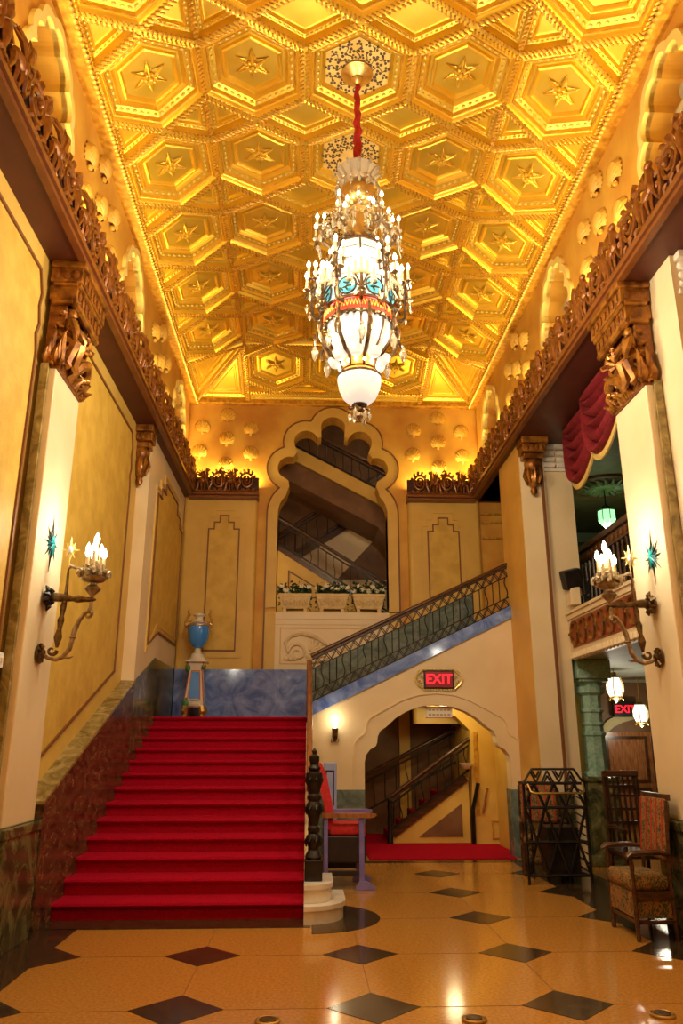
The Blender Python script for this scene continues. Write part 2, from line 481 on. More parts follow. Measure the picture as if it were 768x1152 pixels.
rh_me = coffer_mesh(rhp, SP, 'diamond_coffer'); rh_rope, rh_bead = beads_mesh(rhp, .022, .075, -.137, -.066, 'diamond', br=.012, sb=.05)
trp = [(0, -PB / 2 + HS), (PA / 2, 0), (0, PB / 2 - HS)]       # half a diamond, base on the fold
tr_me = coffer_mesh(trp, SP, 'triangle_coffer'); tr_rope, tr_bead = beads_mesh(trp, .022, .075, -.137, -.066, 'triangle', br=.012, sb=.05)
tsp = [(-PA / 2, 0), (0, -PB / 2 + HS), (PA / 2, 0)]           # half a diamond cut the long way
ts_me = coffer_mesh(tsp, SP, 'triangle_coffer'); ts_rope, ts_bead = beads_mesh(tsp, .022, .075, -.137, -.066, 'triangle', br=.012, sb=.05)
def place(mes, M, names):
    o = None
    for k, (me, nm) in enumerate(zip(mes, names)):
        q = bpy.data.objects.new(nm, me); COL.objects.link(q)
        if k == 0: q.parent = cei; q.matrix_local = M; o = q
        else: q.parent = o
    return o
NM = ('hexagon_coffer', 'rope_moulding', 'bead_moulding', 'fillet', 'star_rosette')
M_L = Matrix.Translation((XC - 1.5 * PA, 0, ZF)) @ Matrix.Rotation(-TILT, 4, 'Y')     # x runs from the fold towards -x
M_R = Matrix.Translation((XC + 1.5 * PA, 0, ZF)) @ Matrix.Rotation(TILT, 4, 'Y')
REARL = math.hypot(YB - .05 - YF, DROP); RT = math.atan2(DROP, YB - .05 - YF)
M_B = Matrix.Translation((XC, YF, ZF)) @ Matrix.Rotation(-RT, 4, 'X')
ROWS = [11.67 - PB * i for i in range(8)]
for y in ROWS:
    for c in (-2, -1, 0, 1, 2):
        if abs(c) < 2: M = Matrix.Translation((XC + c * PA, y, ZF))
        else: M = (M_L if c < 0 else M_R) @ Matrix.Translation((PA / 2 * (1 if c > 0 else -1), y, 0))
        if c == 0:
            o = place((hex_plain, hex_rope, hex_bead, hex_line, rose_pl), M, NM[:4] + ('rose_plate',))
            q = bpy.data.objects.new('rose_tracery', rose_tr); COL.objects.link(q); q.parent = o
        else: place((hex_me, hex_rope, hex_bead, hex_line, star_me), M, NM)
    yn = y - PB / 2
    for c in (-.5, .5): place((rh_me, rh_rope, rh_bead), Matrix.Translation((XC + c * PA, yn, ZF)), ('diamond_coffer', 'rope_moulding', 'bead_moulding'))
    fl = Matrix.Rotation(pi, 4, 'Z'); TN = ('triangle_coffer', 'rope_moulding', 'bead_moulding')
    TT = (tr_me, tr_rope, tr_bead)
    place(TT, Matrix.Translation((XC - 1.5 * PA, yn, ZF)), TN); place(TT, Matrix.Translation((XC + 1.5 * PA, yn, ZF)) @ fl, TN)
    place(TT, M_L @ Matrix.Translation((0, yn, 0)) @ fl, TN); place(TT, M_R @ Matrix.Translation((0, yn, 0)), TN)
    place(TT, M_L @ Matrix.Translation((-PA, yn, 0)), TN); place(TT, M_R @ Matrix.Translation((PA, yn, 0)) @ fl, TN)
SS = (ts_me, ts_rope, ts_bead)
for c in (-.5, .5):
    place(SS, Matrix.Translation((XC + c * PA, YF, ZF)), TN)
    place(SS, M_B @ Matrix.Translation((c * PA, 0, 0)) @ fl, TN)
    place(SS, M_B @ Matrix.Translation((c * PA, PB, 0)), TN)
for s, M in ((-1, M_L), (1, M_R)):
    hq = PB / 2 - HS
    for pts_, M_ in (([(0, 0), (-s * PA / 2, 0), (0, -hq)], Matrix.Translation((XC + s * 1.5 * PA, YF, ZF))),
                     ([(0, 0), (-s * PA / 2, 0), (0, hq)], M_B @ Matrix.Translation((s * 1.5 * PA, 0, 0))),
                     ([(0, 0), (-s * PA / 2, 0), (0, -hq)], M_B @ Matrix.Translation((s * 1.5 * PA, PB, 0))),
                     ([(0, 0), (s * PA / 2, 0), (0, -hq)], M @ Matrix.Translation((0, YF, 0))),
                     ([(0, 0), (-s * PA / 2, 0), (0, -hq)], M @ Matrix.Translation((s * PA, YF, 0)))):
        place((coffer_mesh(pts_, [(0, -.13), (.012, -.13), (.03, -.135), (.04, -.11), (.055, -.06), (.075, -.045), (.085, -.04)], 'triangle_coffer'),) + beads_mesh(pts_, .022, .065, -.137, -.058, 'quarter', br=.012, sb=.05), M_, TN)
for c in (-1, 0, 1):
    place((hex_me, hex_rope, hex_bead, hex_line, star_me), M_B @ Matrix.Translation((c * PA, PB / 2, 0)), NM)
# plain border along the back, and the four hip triangles in the corners
b_ = MB(); rr = REARL - PB
bp_ = [(-1.5 * PA, PB), (1.5 * PA, PB), (1.5 * PA, REARL), (-1.5 * PA, REARL)]
bme = coffer_mesh(bp_, [(0, -.13), (.03, -.135), (.05, -.10), (.08, -.10), (.10, -.08)], 'border_coffer')
br_, bb_ = beads_mesh(bp_, .02, .09, -.137, -.10, 'border', br=.014, sb=.06)
place((bme, br_, bb_), M_B, ('border_coffer', 'rope_moulding', 'bead_moulding'))
BP = [(0, -.13), (.012, -.13), (.035, -.135), (.05, -.11), (.07, -.06), (.12, -.045), (.13, -.05), (.15, -.01), (.19, -.01), (.2, -.03), (.22, -.03), (.235, -.01)]
for s, M in ((-1, M_L), (1, M_R)):
    q1 = [(0, YF), (s * PA, YF), (s * PA, YB - .05)]
    # the last half diamond of the row is folded into the corner panel
    me = coffer_mesh(q1, BP, 'corner_coffer'); r1, r2 = beads_mesh(q1, .024, .1, -.137, -.058, 'corner', br=.014, sb=.06)
    place((me, r1, r2), M, ('corner_coffer', 'rope_moulding', 'bead_moulding'))
    q2 = [(s * 1.5 * PA, 0), (s * 1.5 * PA, REARL), (s * (1.5 * PA + HH), REARL)]
    me = coffer_mesh(q2, BP, 'corner_coffer'); r1, r2 = beads_mesh(q2, .024, .1, -.137, -.058, 'corner', br=.014, sb=.06)
    place((me, r1, r2), M_B, ('corner_coffer', 'rope_moulding', 'bead_moulding'))
# rope crown moulding where the ceiling meets the walls
cm = MB()
for x, s in ((XC - XE, -1), (XC + XE, 1)):
    cm.box(min(x - s * .06, x + s * .2), max(x - s * .06, x + s * .2), -3, YB, ZE - .17, ZE + .1)
cm.box(XC - XE - .1, XC + XE + .1, YB - .13, YB + .1, ZE - .16, ZE + .1)
struct(cm.build('trim_1', 'gold_rope'))
cr = MB()
for x in (XC - XE + .055, XC + XE - .055):
    y = 3.5
    while y < YB - .1:
        cr.tube([(x - .0, y, ZE - .175), (x, y + .045, ZE - .135)], .020, 5); y += .062
struct(cr.build('trim_2', 'gold_bead', None, 40))

# ---------------------------------------------------------------- upper walls with lobed niches and shells
def lobed(circles, core, c, rects=(), n=150, a0=0, a1=2 * pi):
    out = []
    for i in range(n):
        a = a0 + (a1 - a0) * i / n; d = (cos(a), sin(a)); best = core
        for cx, cz, r in circles:
            x, z = cx - c[0], cz - c[1]; b = x * d[0] + z * d[1]; q = b * b - (x * x + z * z - r * r)
            if q >= 0: best = max(best, b + math.sqrt(q))
        for x0, x1, z0, z1 in rects:
            t0, t1 = 0., 9.
            for o, dd, lo, hi in ((c[0], d[0], x0, x1), (c[1], d[1], z0, z1)):
                if abs(dd) < 1e-9: continue
                u, v = (lo - o) / dd, (hi - o) / dd
                if u > v: u, v = v, u
                t0 = max(t0, u); t1 = min(t1, v)
            if t1 > t0: best = max(best, t1)
        out.append((c[0] + best * d[0], c[1] + best * d[1]))
    return out
def niche_shapes(g):
    """circles of the niche outline about (0, 7.0), grown by g"""
    C = [(0, 7.62, .13 + g), (.20, 7.50, .15 + g), (-.20, 7.50, .15 + g), (.33, 7.28, .16 + g), (-.33, 7.28, .16 + g),
         (.40, 7.0, .17 + g), (-.40, 7.0, .17 + g), (.33, 6.70, .16 + g), (-.33, 6.70, .16 + g)]
    R = [(-.38 - g, .38 + g, 6.45, 6.9)]
    return C, R
NY = (2.2, 5.55, 8.9, 12.7)
def shell_mesh(R=.155):
    """round scallop: ribs fan out from a hinge at the foot"""
    b = MB(); vs = []; fs = []; n = 24; m = 6; hz_ = -.86 * R
    for i in range(n + 1):
        a = radians(8 + 164 * i / n); dx, dz = cos(a), sin(a)
        bq = hz_ * dz; L = -bq + math.sqrt(max(0, bq * bq - (hz_ * hz_ - R * R))); rib = .5 + .5 * cos(i * pi)
        for k in range(m + 1):
            t = k / m; ll = L * t * (1 - .05 * (1 - rib)); x, z = dx * ll, hz_ + dz * ll
            d = min(1, math.hypot(x, z) / R); h = .62 * R * math.sqrt(max(0, 1 - d * d)) + .012
            vs.append((x, -h * (1 - (1 - rib) * .22 * t) + (.0 if k < m else .012), z))
    for i in range(n):
        for k in range(m): fs.append((i * (m + 1) + k, (i + 1) * (m + 1) + k, (i + 1) * (m + 1) + k + 1, i * (m + 1) + k + 1))
    b.add(vs, fs); b.ball((0, -.03, hz_), .035, 6, 4)
    return b.mesh('shell_ornament', 'shell_plaster', 24)
shell_me = shell_mesh()
SHP = [(0, 7.70), (-.49, 7.44), (.47, 7.42), (0, 7.20), (-.52, 6.93), (.48, 6.91), (0, 6.68)]
def upper_wall(name, X, s):
    """s = +1: faces +x (left wall)"""
    mb = MB(); f0 = lambda u, z: (X, u, z); f1 = lambda u, z: (X - s * .42, u, z)
    ed = -3.0
    C, R = niche_shapes(0)
    for y in NY:
        if y - .95 > ed: mb.box(min(X, X - s * .4), max(X, X - s * .4), ed, y - .95, ZS + .04, 8.3)
        hole = [(p[0] + y, p[1]) for p in lobed(C, .3, (0, 7.0), R, 140)]
        holed_wall(mb, hole, (y - .95, y + .95, ZS + .04, 8.3), (y, 7.0), f0, f1); ed = y + .95
    mb.box(min(X, X - s * .4), max(X, X - s * .4), ed, YB + .3, ZS + .04, 8.3)
    wl = struct(mb.build(name, 'upper_plaster'))
    C2, R2 = niche_shapes(.085)
    inn = lobed(C, .3, (0, 7.0), R, 140); out = lobed(C2, .3, (0, 7.0), R2, 140)
    fb = MB()
    strip(fb, inn + inn[:1], out + out[:1], lambda u, z: (X - s * .05, u, z), lambda u, z: (X + s * .045, u, z))
    frame = fb.mesh('niche_frame', 'niche_cream')
    bk = MB()      # the recess is scalloped: stacked flutes
    for k, (z0, z1) in enumerate(((6.3, 6.62), (6.62, 6.95), (6.95, 7.28), (7.28, 7.55), (7.55, 7.9))):
        pts = [(X - s * (.36 - .12 * sin(pi * t / 6)), z0 + (z1 - z0) * t / 6) for t in range(7)] + [(X - s * .42, z1), (X - s * .42, z0)]
        bk.prism(pts, lambda u, z: (u, -.62, z), lambda u, z: (u, .62, z))
    back = bk.mesh('niche_back', 'niche_grey')
    for y in NY:
        for me, nm in ((frame, 'niche_frame'), (back, 'niche_back')):
            put(me, nm, wl, (0, y, 0))
    for yc in (3.85, 7.22, 10.8):
        for u, z in SHP:
            put(shell_me, 'shell_ornament', wl, (X, yc + u, z), (0, 0, radians(90 if s > 0 else -90)))
    return wl
upper_wall('wall_left_upper', UL, 1); upper_wall('wall_right_upper', UR, -1)

# ---------------------------------------------------------------- back wall with the big lobed arch
AX = .43
def arch_shapes(g):
    C = [(0, 7.44, .25 + g), (.52, 7.16, .235 + g), (-.52, 7.16, .235 + g), (.82, 6.62, .235 + g), (-.82, 6.62, .235 + g),
         (.56, 5.72, .47 + g), (-.56, 5.72, .47 + g), (0, 6.45, .85 + g * .8)]
    R = [(-1.03 - g, 1.03 + g, 3.84, 5.72)]
    return C, R
CA, RA = arch_shapes(0); CA2, RA2 = arch_shapes(.19)
hole = lobed(CA, .9, (0, 5.9), RA, 260)
hole += [(1.03, 3.84), (-1.03, 3.84)]
wb = MB(); f0 = lambda u, z: (u, YB, z); f1 = lambda u, z: (u, YB + .35, z)
holed_wall(wb, [(p[0] + AX, p[1]) for p in hole], (AX - 1.35, AX + 1.35, 3.2, 8.2), (AX, 5.9), f0, f1)
wb.box(-2.9, AX - 1.35, YB, YB + .35, 1.5, 8.4)
wb.prism([(AX - 1.35, 1.5), (.1, 1.5), (.1, 1.66), (AX + 1.35, 1.66 + 1.68 * .475), (AX + 1.35, 3.2), (AX - 1.35, 3.2)], f0, f1)
wb.prism([(AX + 1.35, 1.66 + 1.68 * .475), (4.9, 1.66 + 4.8 * .475), (4.9, 8.4), (AX + 1.35, 8.4)], f0, f1)
wb.box(AX - 1.35, AX + 1.35, YB, YB + .35, 8.2, 8.4)
wback = struct(wb.build('wall_back', 'upper_plaster'))
inn = [p for p in lobed(CA, .9, (0, 5.9), RA, 260, radians(-63.5), radians(243.5))]
out = [p for p in lobed(CA2, .9, (0, 5.9), RA2, 260, radians(-59.5), radians(239.5))]
fr = MB(); strip(fr, [(p[0] + AX, p[1]) for p in inn], [(p[0] + AX, p[1]) for p in out], lambda u, z: (u, YB - .035, z), lambda u, z: (u, YB + .02, z))
fr.box(AX - 1.22, AX - 1.03, YB - .035, YB + .02, 2.8, 3.86); fr.box(AX + 1.03, AX + 1.22, YB - .035, YB + .02, 2.8, 3.86)
fr.build('arch_band', 'gold_plaster', wback)
rv = MB(); strip(rv, [(p[0] + AX, p[1]) for p in lobed(CA, .9, (0, 5.9), RA, 260, radians(-63.5), radians(243.5))],
      [(p[0] + AX, p[1]) for p in lobed(arch_shapes(.012)[0], .9, (0, 5.9), arch_shapes(.012)[1], 260, radians(-63.5), radians(243.5))], lambda u, z: (u, YB - .03, z), lambda u, z: (u, YB + .36, z))
rv.build('arch_reveal', 'gold_plaster', wback)
ln = MB(); o2 = [(p[0] + AX, p[1]) for p in lobed(arch_shapes(.205)[0], .9, (0, 5.9), arch_shapes(.205)[1], 240, radians(-58), radians(238))]
outline_bar(ln, [(AX + 1.24, 2.8)] + o2 + [(AX - 1.24, 2.8)], lambda u, z, d: (u, YB - d, z), .022, .05, False)
ln.build('arch_outline', 'line_brown', wback)
# apron under the opening: sill, rails and the carved relief
ap = MB(); ap.box(AX - 1.03, AX + 1.03, YB - .06, YB + .36, 3.72, 3.84); ap.box(AX - 1.03, AX + 1.03, YB - .045, YB, 3.62, 3.72)
ap.build('window_sill', 'cream_plaster', wback)
MB().box(AX - 1.03, AX + 1.03, YB - .03, YB, 2.8, 3.62).build('apron', 'cream_plaster', wback)
rl = MB(); outline_bar(rl, [(-.50, 2.93), (1.36, 2.93), (1.36, 3.56), (-.50, 3.56)], lambda u, z, d: (u, YB - .03 - d, z), .02, .014)
rl.build('relief_frame', 'gold_plaster', wback)
rf = MB()
for s in (-1, 1):
    m_ = lambda u, z, d=.03: (AX + s * u, YB - .03 - d, z)
    sp = [m_(.62 + .17 * cos(t * .42) * (1 - t / 26), 3.12 + .17 * sin(t * .42) * (1 - t / 26)) for t in range(22)]
    rf.tube(sp, [.03 - .0009 * t for t in range(22)], 6)
    rf.tube([m_(.80, 3.15), m_(.84, 3.30), m_(.74, 3.42), m_(.55, 3.47), m_(.30, 3.40), m_(.08, 3.25)], [.02, .035, .04, .045, .04, .02], 6)
    for k in range(7):
        a = radians(200 - k * 17); c = (.42, 3.12)
        rf.tube([m_(c[0] + .05 * cos(a), c[1] + .05 * sin(a)), m_(c[0] + .2 * cos(a), c[1] + .18 * sin(a)), m_(c[0] + .33 * cos(a - .15), c[1] + .27 * sin(a - .15), .015)], [.02, .032, .008], 5)
    rf.ball(m_(.36, 3.05), .09, 8, 5, None, (1.3, .4, .8)); rf.ball(m_(.20, 3.2), .06, 8, 5, None, (1, .5, 1.1))
    for k in range(5): rf.ball(m_(.82 - .04 * k, 3.02 + .02 * (k % 2)), .045, 6, 4, None, (1, .4, 1))
    rf.tube([m_(.45, 3.0), m_(.4, 2.97), m_(.3, 2.96), m_(.15, 2.98), m_(.05, 3.06)], [.02, .03, .03, .025, .01], 6)
rf.build('relief_carving', 'cream_plaster', wback, 40)
for u, z in SHP:
    for xc in (-1.62, 2.48): put(shell_me, 'shell_ornament', wback, (xc + u * .98, YB, z + .01))

# ---------------------------------------------------------------- stepped wall panels
def stepped(u0, u1, z0, z1, st=.1, n=3, zst=.12):
    """rectangle whose top is stepped in towards the centre"""
    L = [(u0, z0), (u1, z0)]; R_ = []
    for k in range(n):
        R_ += [(u1 - k * st, z1 - (n - 1 - k) * zst - (0 if k == n - 1 else 0))]
        if k < n - 1: R_ += [(u1 - (k + 1) * st, z1 - (n - 1 - k) * zst)]
    Lf = [(u0 + (u1 - p[0]), p[1]) for p in reversed(R_)]
    return L + R_ + Lf
def wall_panel(parent, pts, f, frame_g=.1, pm='panel_plaster', frame=True, lw=.022):
    b = MB(); b.prism(pts, lambda u, z: f(u, z, -.01), lambda u, z: f(u, z, .012)); b.build('wall_panel', pm, parent)
    l = MB(); outline_bar(l, pts, f, lw, .03); l.build('panel_line', 'line_brown', parent)
    if frame:
        us = [p[0] for p in pts]; uc = (min(us) + max(us)) / 2; z0 = min(p[1] for p in pts)
        g = MB(); q = [(p[0] + (frame_g if p[0] > uc else -frame_g), p[1] + (frame_g if p[1] > z0 + .01 else -frame_g)) for p in pts]
        outline_bar(g, q, f, .035, .02); g.build('panel_frame', 'gold_plaster', parent)

# projecting piers of the back wall under the short friezes
for nm, x0, x1, pc in (('wall_back_left_wing', -2.34, -.98, (-1.86, -1.30)), ('wall_back_right_wing', 1.84, 3.20, (2.20, 2.78))):
    wv = MB(); r = .07
    pl = [(x0, YB), (x1, YB)] + [(x1 - r + r * cos(t), YB - .13 + r - r * sin(t)) for t in [k * pi / 10 for k in range(6)]] + [(x0 + r - r * sin(t), YB - .13 + r - r * cos(t)) for t in [k * pi / 10 for k in range(6)]]
    wv.prism(pl, lambda u, v: (u, v, 1.9), lambda u, v: (u, v, ZS))
    wv = struct(wv.build(nm, 'gold_plaster'))
    wall_panel(wv, stepped(pc[0], pc[1], 3.14, 5.62, .10, 3, .13), lambda u, z, d: (u, YB - .13 - d, z), .11)

# ---------------------------------------------------------------- lower left wall
wl = struct(MB().box(WL - .3, WL, -3, 10.75, 0, ZS + .1).build('wall_left', 'gold_plaster'))
fL = lambda u, z, d: (WL + d, u, z)
def wavy(u0, u1, z0f, z1):
    """panel outline whose near top corner is stepped; z0f gives the sloping foot"""
    t = [(u1, z1 - .78), (u1 - .05, z1 - .62), (u1, z1 - .5), (u1 - .05, z1 - .34), (u1 - .02, z1 - .2), (u1 - .12, z1)]
    l = [(u0 + (u1 - p[0]), p[1]) for p in reversed(t)]
    return [(u0, z0f(u0)), (u1, z0f(u1))] + t + l
for u0, u1, zf in ((3.2, 6.36, lambda y: 1.05), (-.5, 2.6, lambda y: 1.05), (7.62, 10.22, lambda y: 1.42 + (y - 7.62) * .40)):
    pts = wavy(u0, u1, zf, 5.74)
    wall_panel(wl, pts, fL, .06, frame=False, lw=.03)
blk = MB().box(-2.9, -2.345, 10.7, YB, 0, ZS + .05)
blk = struct(blk.build('wall_left_rear', 'cream_plaster'))
fB = lambda u, z, d: (-2.345 + d, u, z)
wall_panel(blk, [(11.35, 2.95), (12.05, 3.22), (13.65, 3.22), (13.65, 5.25), (13.35, 5.25), (13.35, 5.42), (13.05, 5.42), (13.05, 5.60), (11.95, 5.60), (11.95, 5.42), (11.65, 5.42), (11.65, 5.25), (11.35, 5.25)], fB, .1)
# marble dado, sloping stair parapet and its olive capping
dd = MB()
for ya, yb in ((-3, 6.45), (7.30, 7.42)): dd.box(WL - .02, -2.35, ya, yb, 0, .86); dd.box(WL - .02, -2.33, ya, yb, .84, .92)
dd.build('marble_dado', 'green_marble', wl)
SL = (2.37 - 1.10) / (10.75 - 7.55)
zt = lambda y: 1.10 + (y - 7.55) * SL
pp = [(7.42, 0), (7.42, zt(7.42)), (10.75, zt(10.75)), (12.0, 2.80), (YB, 2.80), (YB, 1.5), (12.2, 1.5), (8.0, 0)]
pa = MB().prism(pp, lambda u, z: (WL, u, z), lambda u, z: (-2.335, u, z))
pa = struct(pa.build('trim_parapet', 'red_marble'))
cap = MB().prism([(7.40, zt(7.40)), (10.72, zt(10.72)), (10.72, zt(10.72) + .03), (7.40, zt(7.40) + .03)], lambda u, z: (WL, u, z), lambda u, z: (-2.325, u, z))
cap.build('coping', 'olive_marble', pa)
mc = MB().prism([(10.7, zt(10.7) - .9), (10.7, zt(10.7) + .02), (12.0, 2.82), (YB, 2.82), (YB, 1.6)], lambda u, z: (-2.345, u, z), lambda u, z: (-2.33, u, z))
mc.build('marble_cladding', 'green_marble', pa)
# dark soffits that carry the friezes
struct(MB().box(WL - .25, -2.20, -3, YB - .1, ZS, ZS + .08).build('trim_soffit_left', 'soffit_brown'))
struct(MB().box(3.06, 4.2, -3, YB - .1, ZS, ZS + .08).build('trim_soffit_right', 'soffit_brown'))
# the room is closed behind the photographer
struct(MB().box(-3.4, 4.4, -3.3, -3, 0, 8.8).build('wall_front', 'gold_plaster'))

# ---------------------------------------------------------------- main stairs
RIS, TRD, Y0 = .1505, .353, 7.94
ms = thing('staircase', 'broad flight of stairs covered in bright red carpet', 'staircase', (-1.17, Y0, 0))
SX0, SX1 = -2.335, -.015
for k in range(13):
    y = Y0 + k * TRD; z = (k + 1) * RIS
    nose = [(y + .02, z - .055), (y - .012, z - .045), (y - .028, z - .024), (y - .020, z - .006), (y + .004, z)]
    y1 = y + TRD + .05
    pr = [(y + .025, (k * RIS) - .02)] + nose + [(y1, z), (y1, k * RIS - .02)]
    MB().prism(pr, lambda u, w_: (SX0, u, w_), lambda u, w_: (SX1, u, w_)).build('step', 'carpet_red', ms, 30)
MB().box(SX0, .05, Y0 + 12.7 * TRD, YB - .19, 1.80, 13 * RIS - .002).build('landing', 'carpet_red', ms)
sd = MB().prism([(8.52, 0), (8.52, .34), (Y0 + 12 * TRD - .35, 12 * RIS - .06), (11.84, 12 * RIS + .06), (11.84, 0)], lambda u, z: (-.014, u, z), lambda u, z: (.03, u, z))
sd.build('stair_flank', 'cream_plaster', ms)
# landing's back wainscot of blue marble, rising with the second flight
ZL = 13 * RIS; SL2 = .475
wn = MB(); wn.box(-2.32, .05, YB - .17, YB - .125, ZL - .05, 2.80); wn.box(-2.32, .05, YB - .18, YB - .12, 2.77, 2.81)
wn = struct(wn.build('trim_wainscot', 'blue_marble'))
MB().prism([(.05, ZL), (.05, 2.80), (2.98, 2.80 + 2.93 * SL2), (2.98, ZL + 2.93 * SL2)], lambda u, z: (u, YB - .17, z), lambda u, z: (u, YB - .125, z)).build('rising_wainscot', 'grey_green_marble', wn)

# ---------------------------------------------------------------- second flight, wall and arch below it
YW = 11.9
uf = thing('upper_flight', 'second flight rising to the right behind the iron balustrade', 'staircase', (.1, 12.6, ZL))
stp = MB().bbox(0, .345, YW + .31, YB - .18, -.18, 0, .012).mesh('step', 'white_stone')
for k in range(11): put(stp, 'step', uf, (.08 + k * .33, 0, ZL + (k + 1) * .157))
MB().prism([(.1, ZL - .02), (3.9, ZL + 3.8 * SL2 - .02), (3.9, ZL + 3.8 * SL2 - .3), (.1, ZL - .3)], lambda u, z: (u, YW + .31, z), lambda u, z: (u, YB - .18, z)).build('soffit', 'gold_plaster', uf)
hw = 1.09; ACX = 1.94
half = [(hw, 0), (hw, 1.30), (hw - .02, 1.40), (hw - .08, 1.48), (hw - .17, 1.53), (hw - .19, 1.58), (hw - .20, 1.67), (hw - .24, 1.75), (hw - .32, 1.80), (.62, 1.93), (.45, 2.03), (.25, 2.10), (.0, 2.13)]
prof = half + [(-p[0], p[1]) for p in reversed(half[:-1])]
za = lambda x: ZL + .08 + (x - .05) * SL2
ws = MB(); X0, X1 = .0, 3.17
fr0 = lambda u, z: (u, YW, z); fr1 = lambda u, z: (u, YW + .28, z)
pl = [(ACX + p[0], p[1]) for p in prof]
poly = [(X0, 0), (pl[-1][0], 0)] + list(reversed(pl))[1:-1] + [(pl[0][0], 0), (X1, 0), (X1, za(X1)), (X0, za(X0) - .02)]
ws.prism(poly, fr0, fr1)
ws = struct(ws.build('wall_under_stair', 'cream_plaster'))
ga = MB()
def grow(pts, d): return [(ACX + (p[0] - ACX) + (d if p[0] > ACX + .01 else -d if p[0] < ACX - .01 else 0) * (1 if p[1] < 1.9 else abs(p[0] - ACX) / .7 * .5), p[1] + (d if p[1] > 1.3 else 0)) for p in pts]
outline_bar(ga, grow(pl, .17), lambda u, z, d: (u, YW - d, z), .02, .02, False); ga.build('arch_moulding', 'cream_plaster', ws)
db = MB()
for x0, x1 in ((.04, ACX - hw - .001), (ACX + hw - .03, 3.14)): db.box(x0, x1, YW - .03, YW + .25, 0, .92)
db.build('marble_dado', 'grey_green_marble', ws)
sb = MB().prism([(.0, ZL - .02), (3.17, ZL - .02 + 3.19 * SL2), (3.17, ZL + .17 + 3.19 * SL2), (.0, ZL + .17)], lambda u, z: (u, YW - .04, z), lambda u, z: (u, YW + .30, z))
sb.build('stringer', 'blue_marble', ws)

# ================================================================ FRIEZES
def frieze_mesh():
    b = MB()
    P3 = lambda u, w, d=.03: (u, -d, w)
    # running scroll
    n = 26; cx, cz = .60, .23
    pts = []; rs = []
    for t in range(n):
        a = radians(200 - t * 31); r = .185 * (1 - t / (n + 6)); pts.append(P3(cx + r * cos(a), cz + r * sin(a), .035 + .02 * t / n)); rs.append(.030 - .0006 * t)
    b.tube([P3(.36, .05), P3(.40, .13)] + pts, [.022, .03] + rs, 6)
    b.ball(P3(cx, cz, .07), .042, 8, 5)
    for k in range(7):      # acanthus tips round the scroll, they make the ragged top edge
        a = radians(20 + k * 28); r = .20
        x, z = cx + r * cos(a), cz + r * sin(a)
        b.tube([P3(x - .02 * cos(a), z - .02 * sin(a)), P3(x + .03 * cos(a + .5), z + .03 * sin(a + .5), .05), P3(x + .055 * cos(a + .9), z + .055 * sin(a + .9), .06)], [.030, .034, .010], 5)
    for k in range(3):
        x = .47 + .13 * k
        b.tube([P3(x, .0), P3(x + .03, .05, .05), P3(x + .08, .06, .06)], [.03, .03, .01], 5)
    # striding winged beast
    b.ball(P3(.19, .22, .055), .075, 8, 6, None, (1.55, .62, .85)); b.ball(P3(.27, .25, .06), .07, 8, 6, None, (.9, .7, 1.15))
    b.tube([P3(.28, .27, .06), P3(.31, .35, .07), P3(.30, .42, .08)], [.055, .045, .035], 6); b.ball(P3(.325, .425, .085), .045, 8, 5, None, (1.35, .8, .85))
    b.tube([P3(.29, .45, .08), P3(.27, .49, .08)], [.018, .006], 4)
    for x0, x1, dz in ((.10, .06, 0), (.15, .18, .01), (.25, .24, 0), (.29, .35, .06)):
        b.tube([P3(x0, .19, .05), P3((x0 + x1) / 2 + .012, .11 + dz, .06), P3(x1, .02 + dz, .05), P3(x1 + .03, .012 + dz, .06)], [.036, .026, .018, .014], 5)
    b.tube([P3(.07, .24, .05), P3(.02, .30, .05), P3(.03, .38, .05), P3(.08, .40, .05)], [.02, .016, .014, .02], 5)
    for k in range(5):
        a = radians(150 - k * 20)
        b.tube([P3(.23, .27, .08), P3(.21 + .10 * cos(a), .27 + .11 * sin(a), .09), P3(.20 + .19 * cos(a + .15), .28 + .19 * sin(a + .15), .06)], [.014, .024, .006], 5)
    # urn between the units
    M = Matrix.Translation((-.03, -.045, 0))
    b.lathe([(.055, 0), (.06, .02), (.03, .05), (.025, .11), (.045, .17), (.062, .26), (.055, .33), (.03, .36), (.05, .40), (.058, .42), (.0, .44)], 8, M, 0, 2 * pi, .7)
    b.tube([P3(-.09, .30, .04), P3(-.12, .38, .05), P3(-.08, .46, .05), P3(-.03, .50, .05), P3(.02, .46, .05)], [.015, .02, .026, .03, .012], 5)
    # ground vine
    b.tube([P3(-.08 + .085 * k, .012 + .012 * (k % 2), .04) for k in range(12)], .018, 5)
    return b.mesh('frieze_scroll', 'carved_brown', 45)
fz_me = frieze_mesh(); FL = .86
def frieze_side(nm, x, s, y0, y1):
    """s=+1: on the left, faces +x"""
    lo, hi = sorted((x - s * .03, x))
    bk = struct(MB().box(lo, hi, y0, y1, ZS + .05, ZS + .43).build(nm, 'carved_back'))
    lg = MB()
    for a, bz0, bz1 in ((.035, ZS - .015, ZS + .03), (.065, ZS + .03, ZS + .085), (.045, ZS + .085, ZS + .11)):
        l2, h2 = sorted((x - s * .03, x + s * a)); lg.box(l2, h2, y0, y1, bz0, bz1)
    lg.build('ledge', 'ledge_brown', bk)
    k = int((y1 - y0) / FL)
    for i in range(k):
        q = put(fz_me, 'frieze_scroll', bk, (x, (y0 + .1 + i * FL) if s > 0 else (y1 - .1 - i * FL), ZS + .09), (0, 0, radians(90 if s > 0 else -90)))
    return bk
frieze_side('trim_frieze_left', -2.20, 1, 1.6, 13.72)
frieze_side('trim_frieze_right', 3.06, -1, 1.6, 13.72)
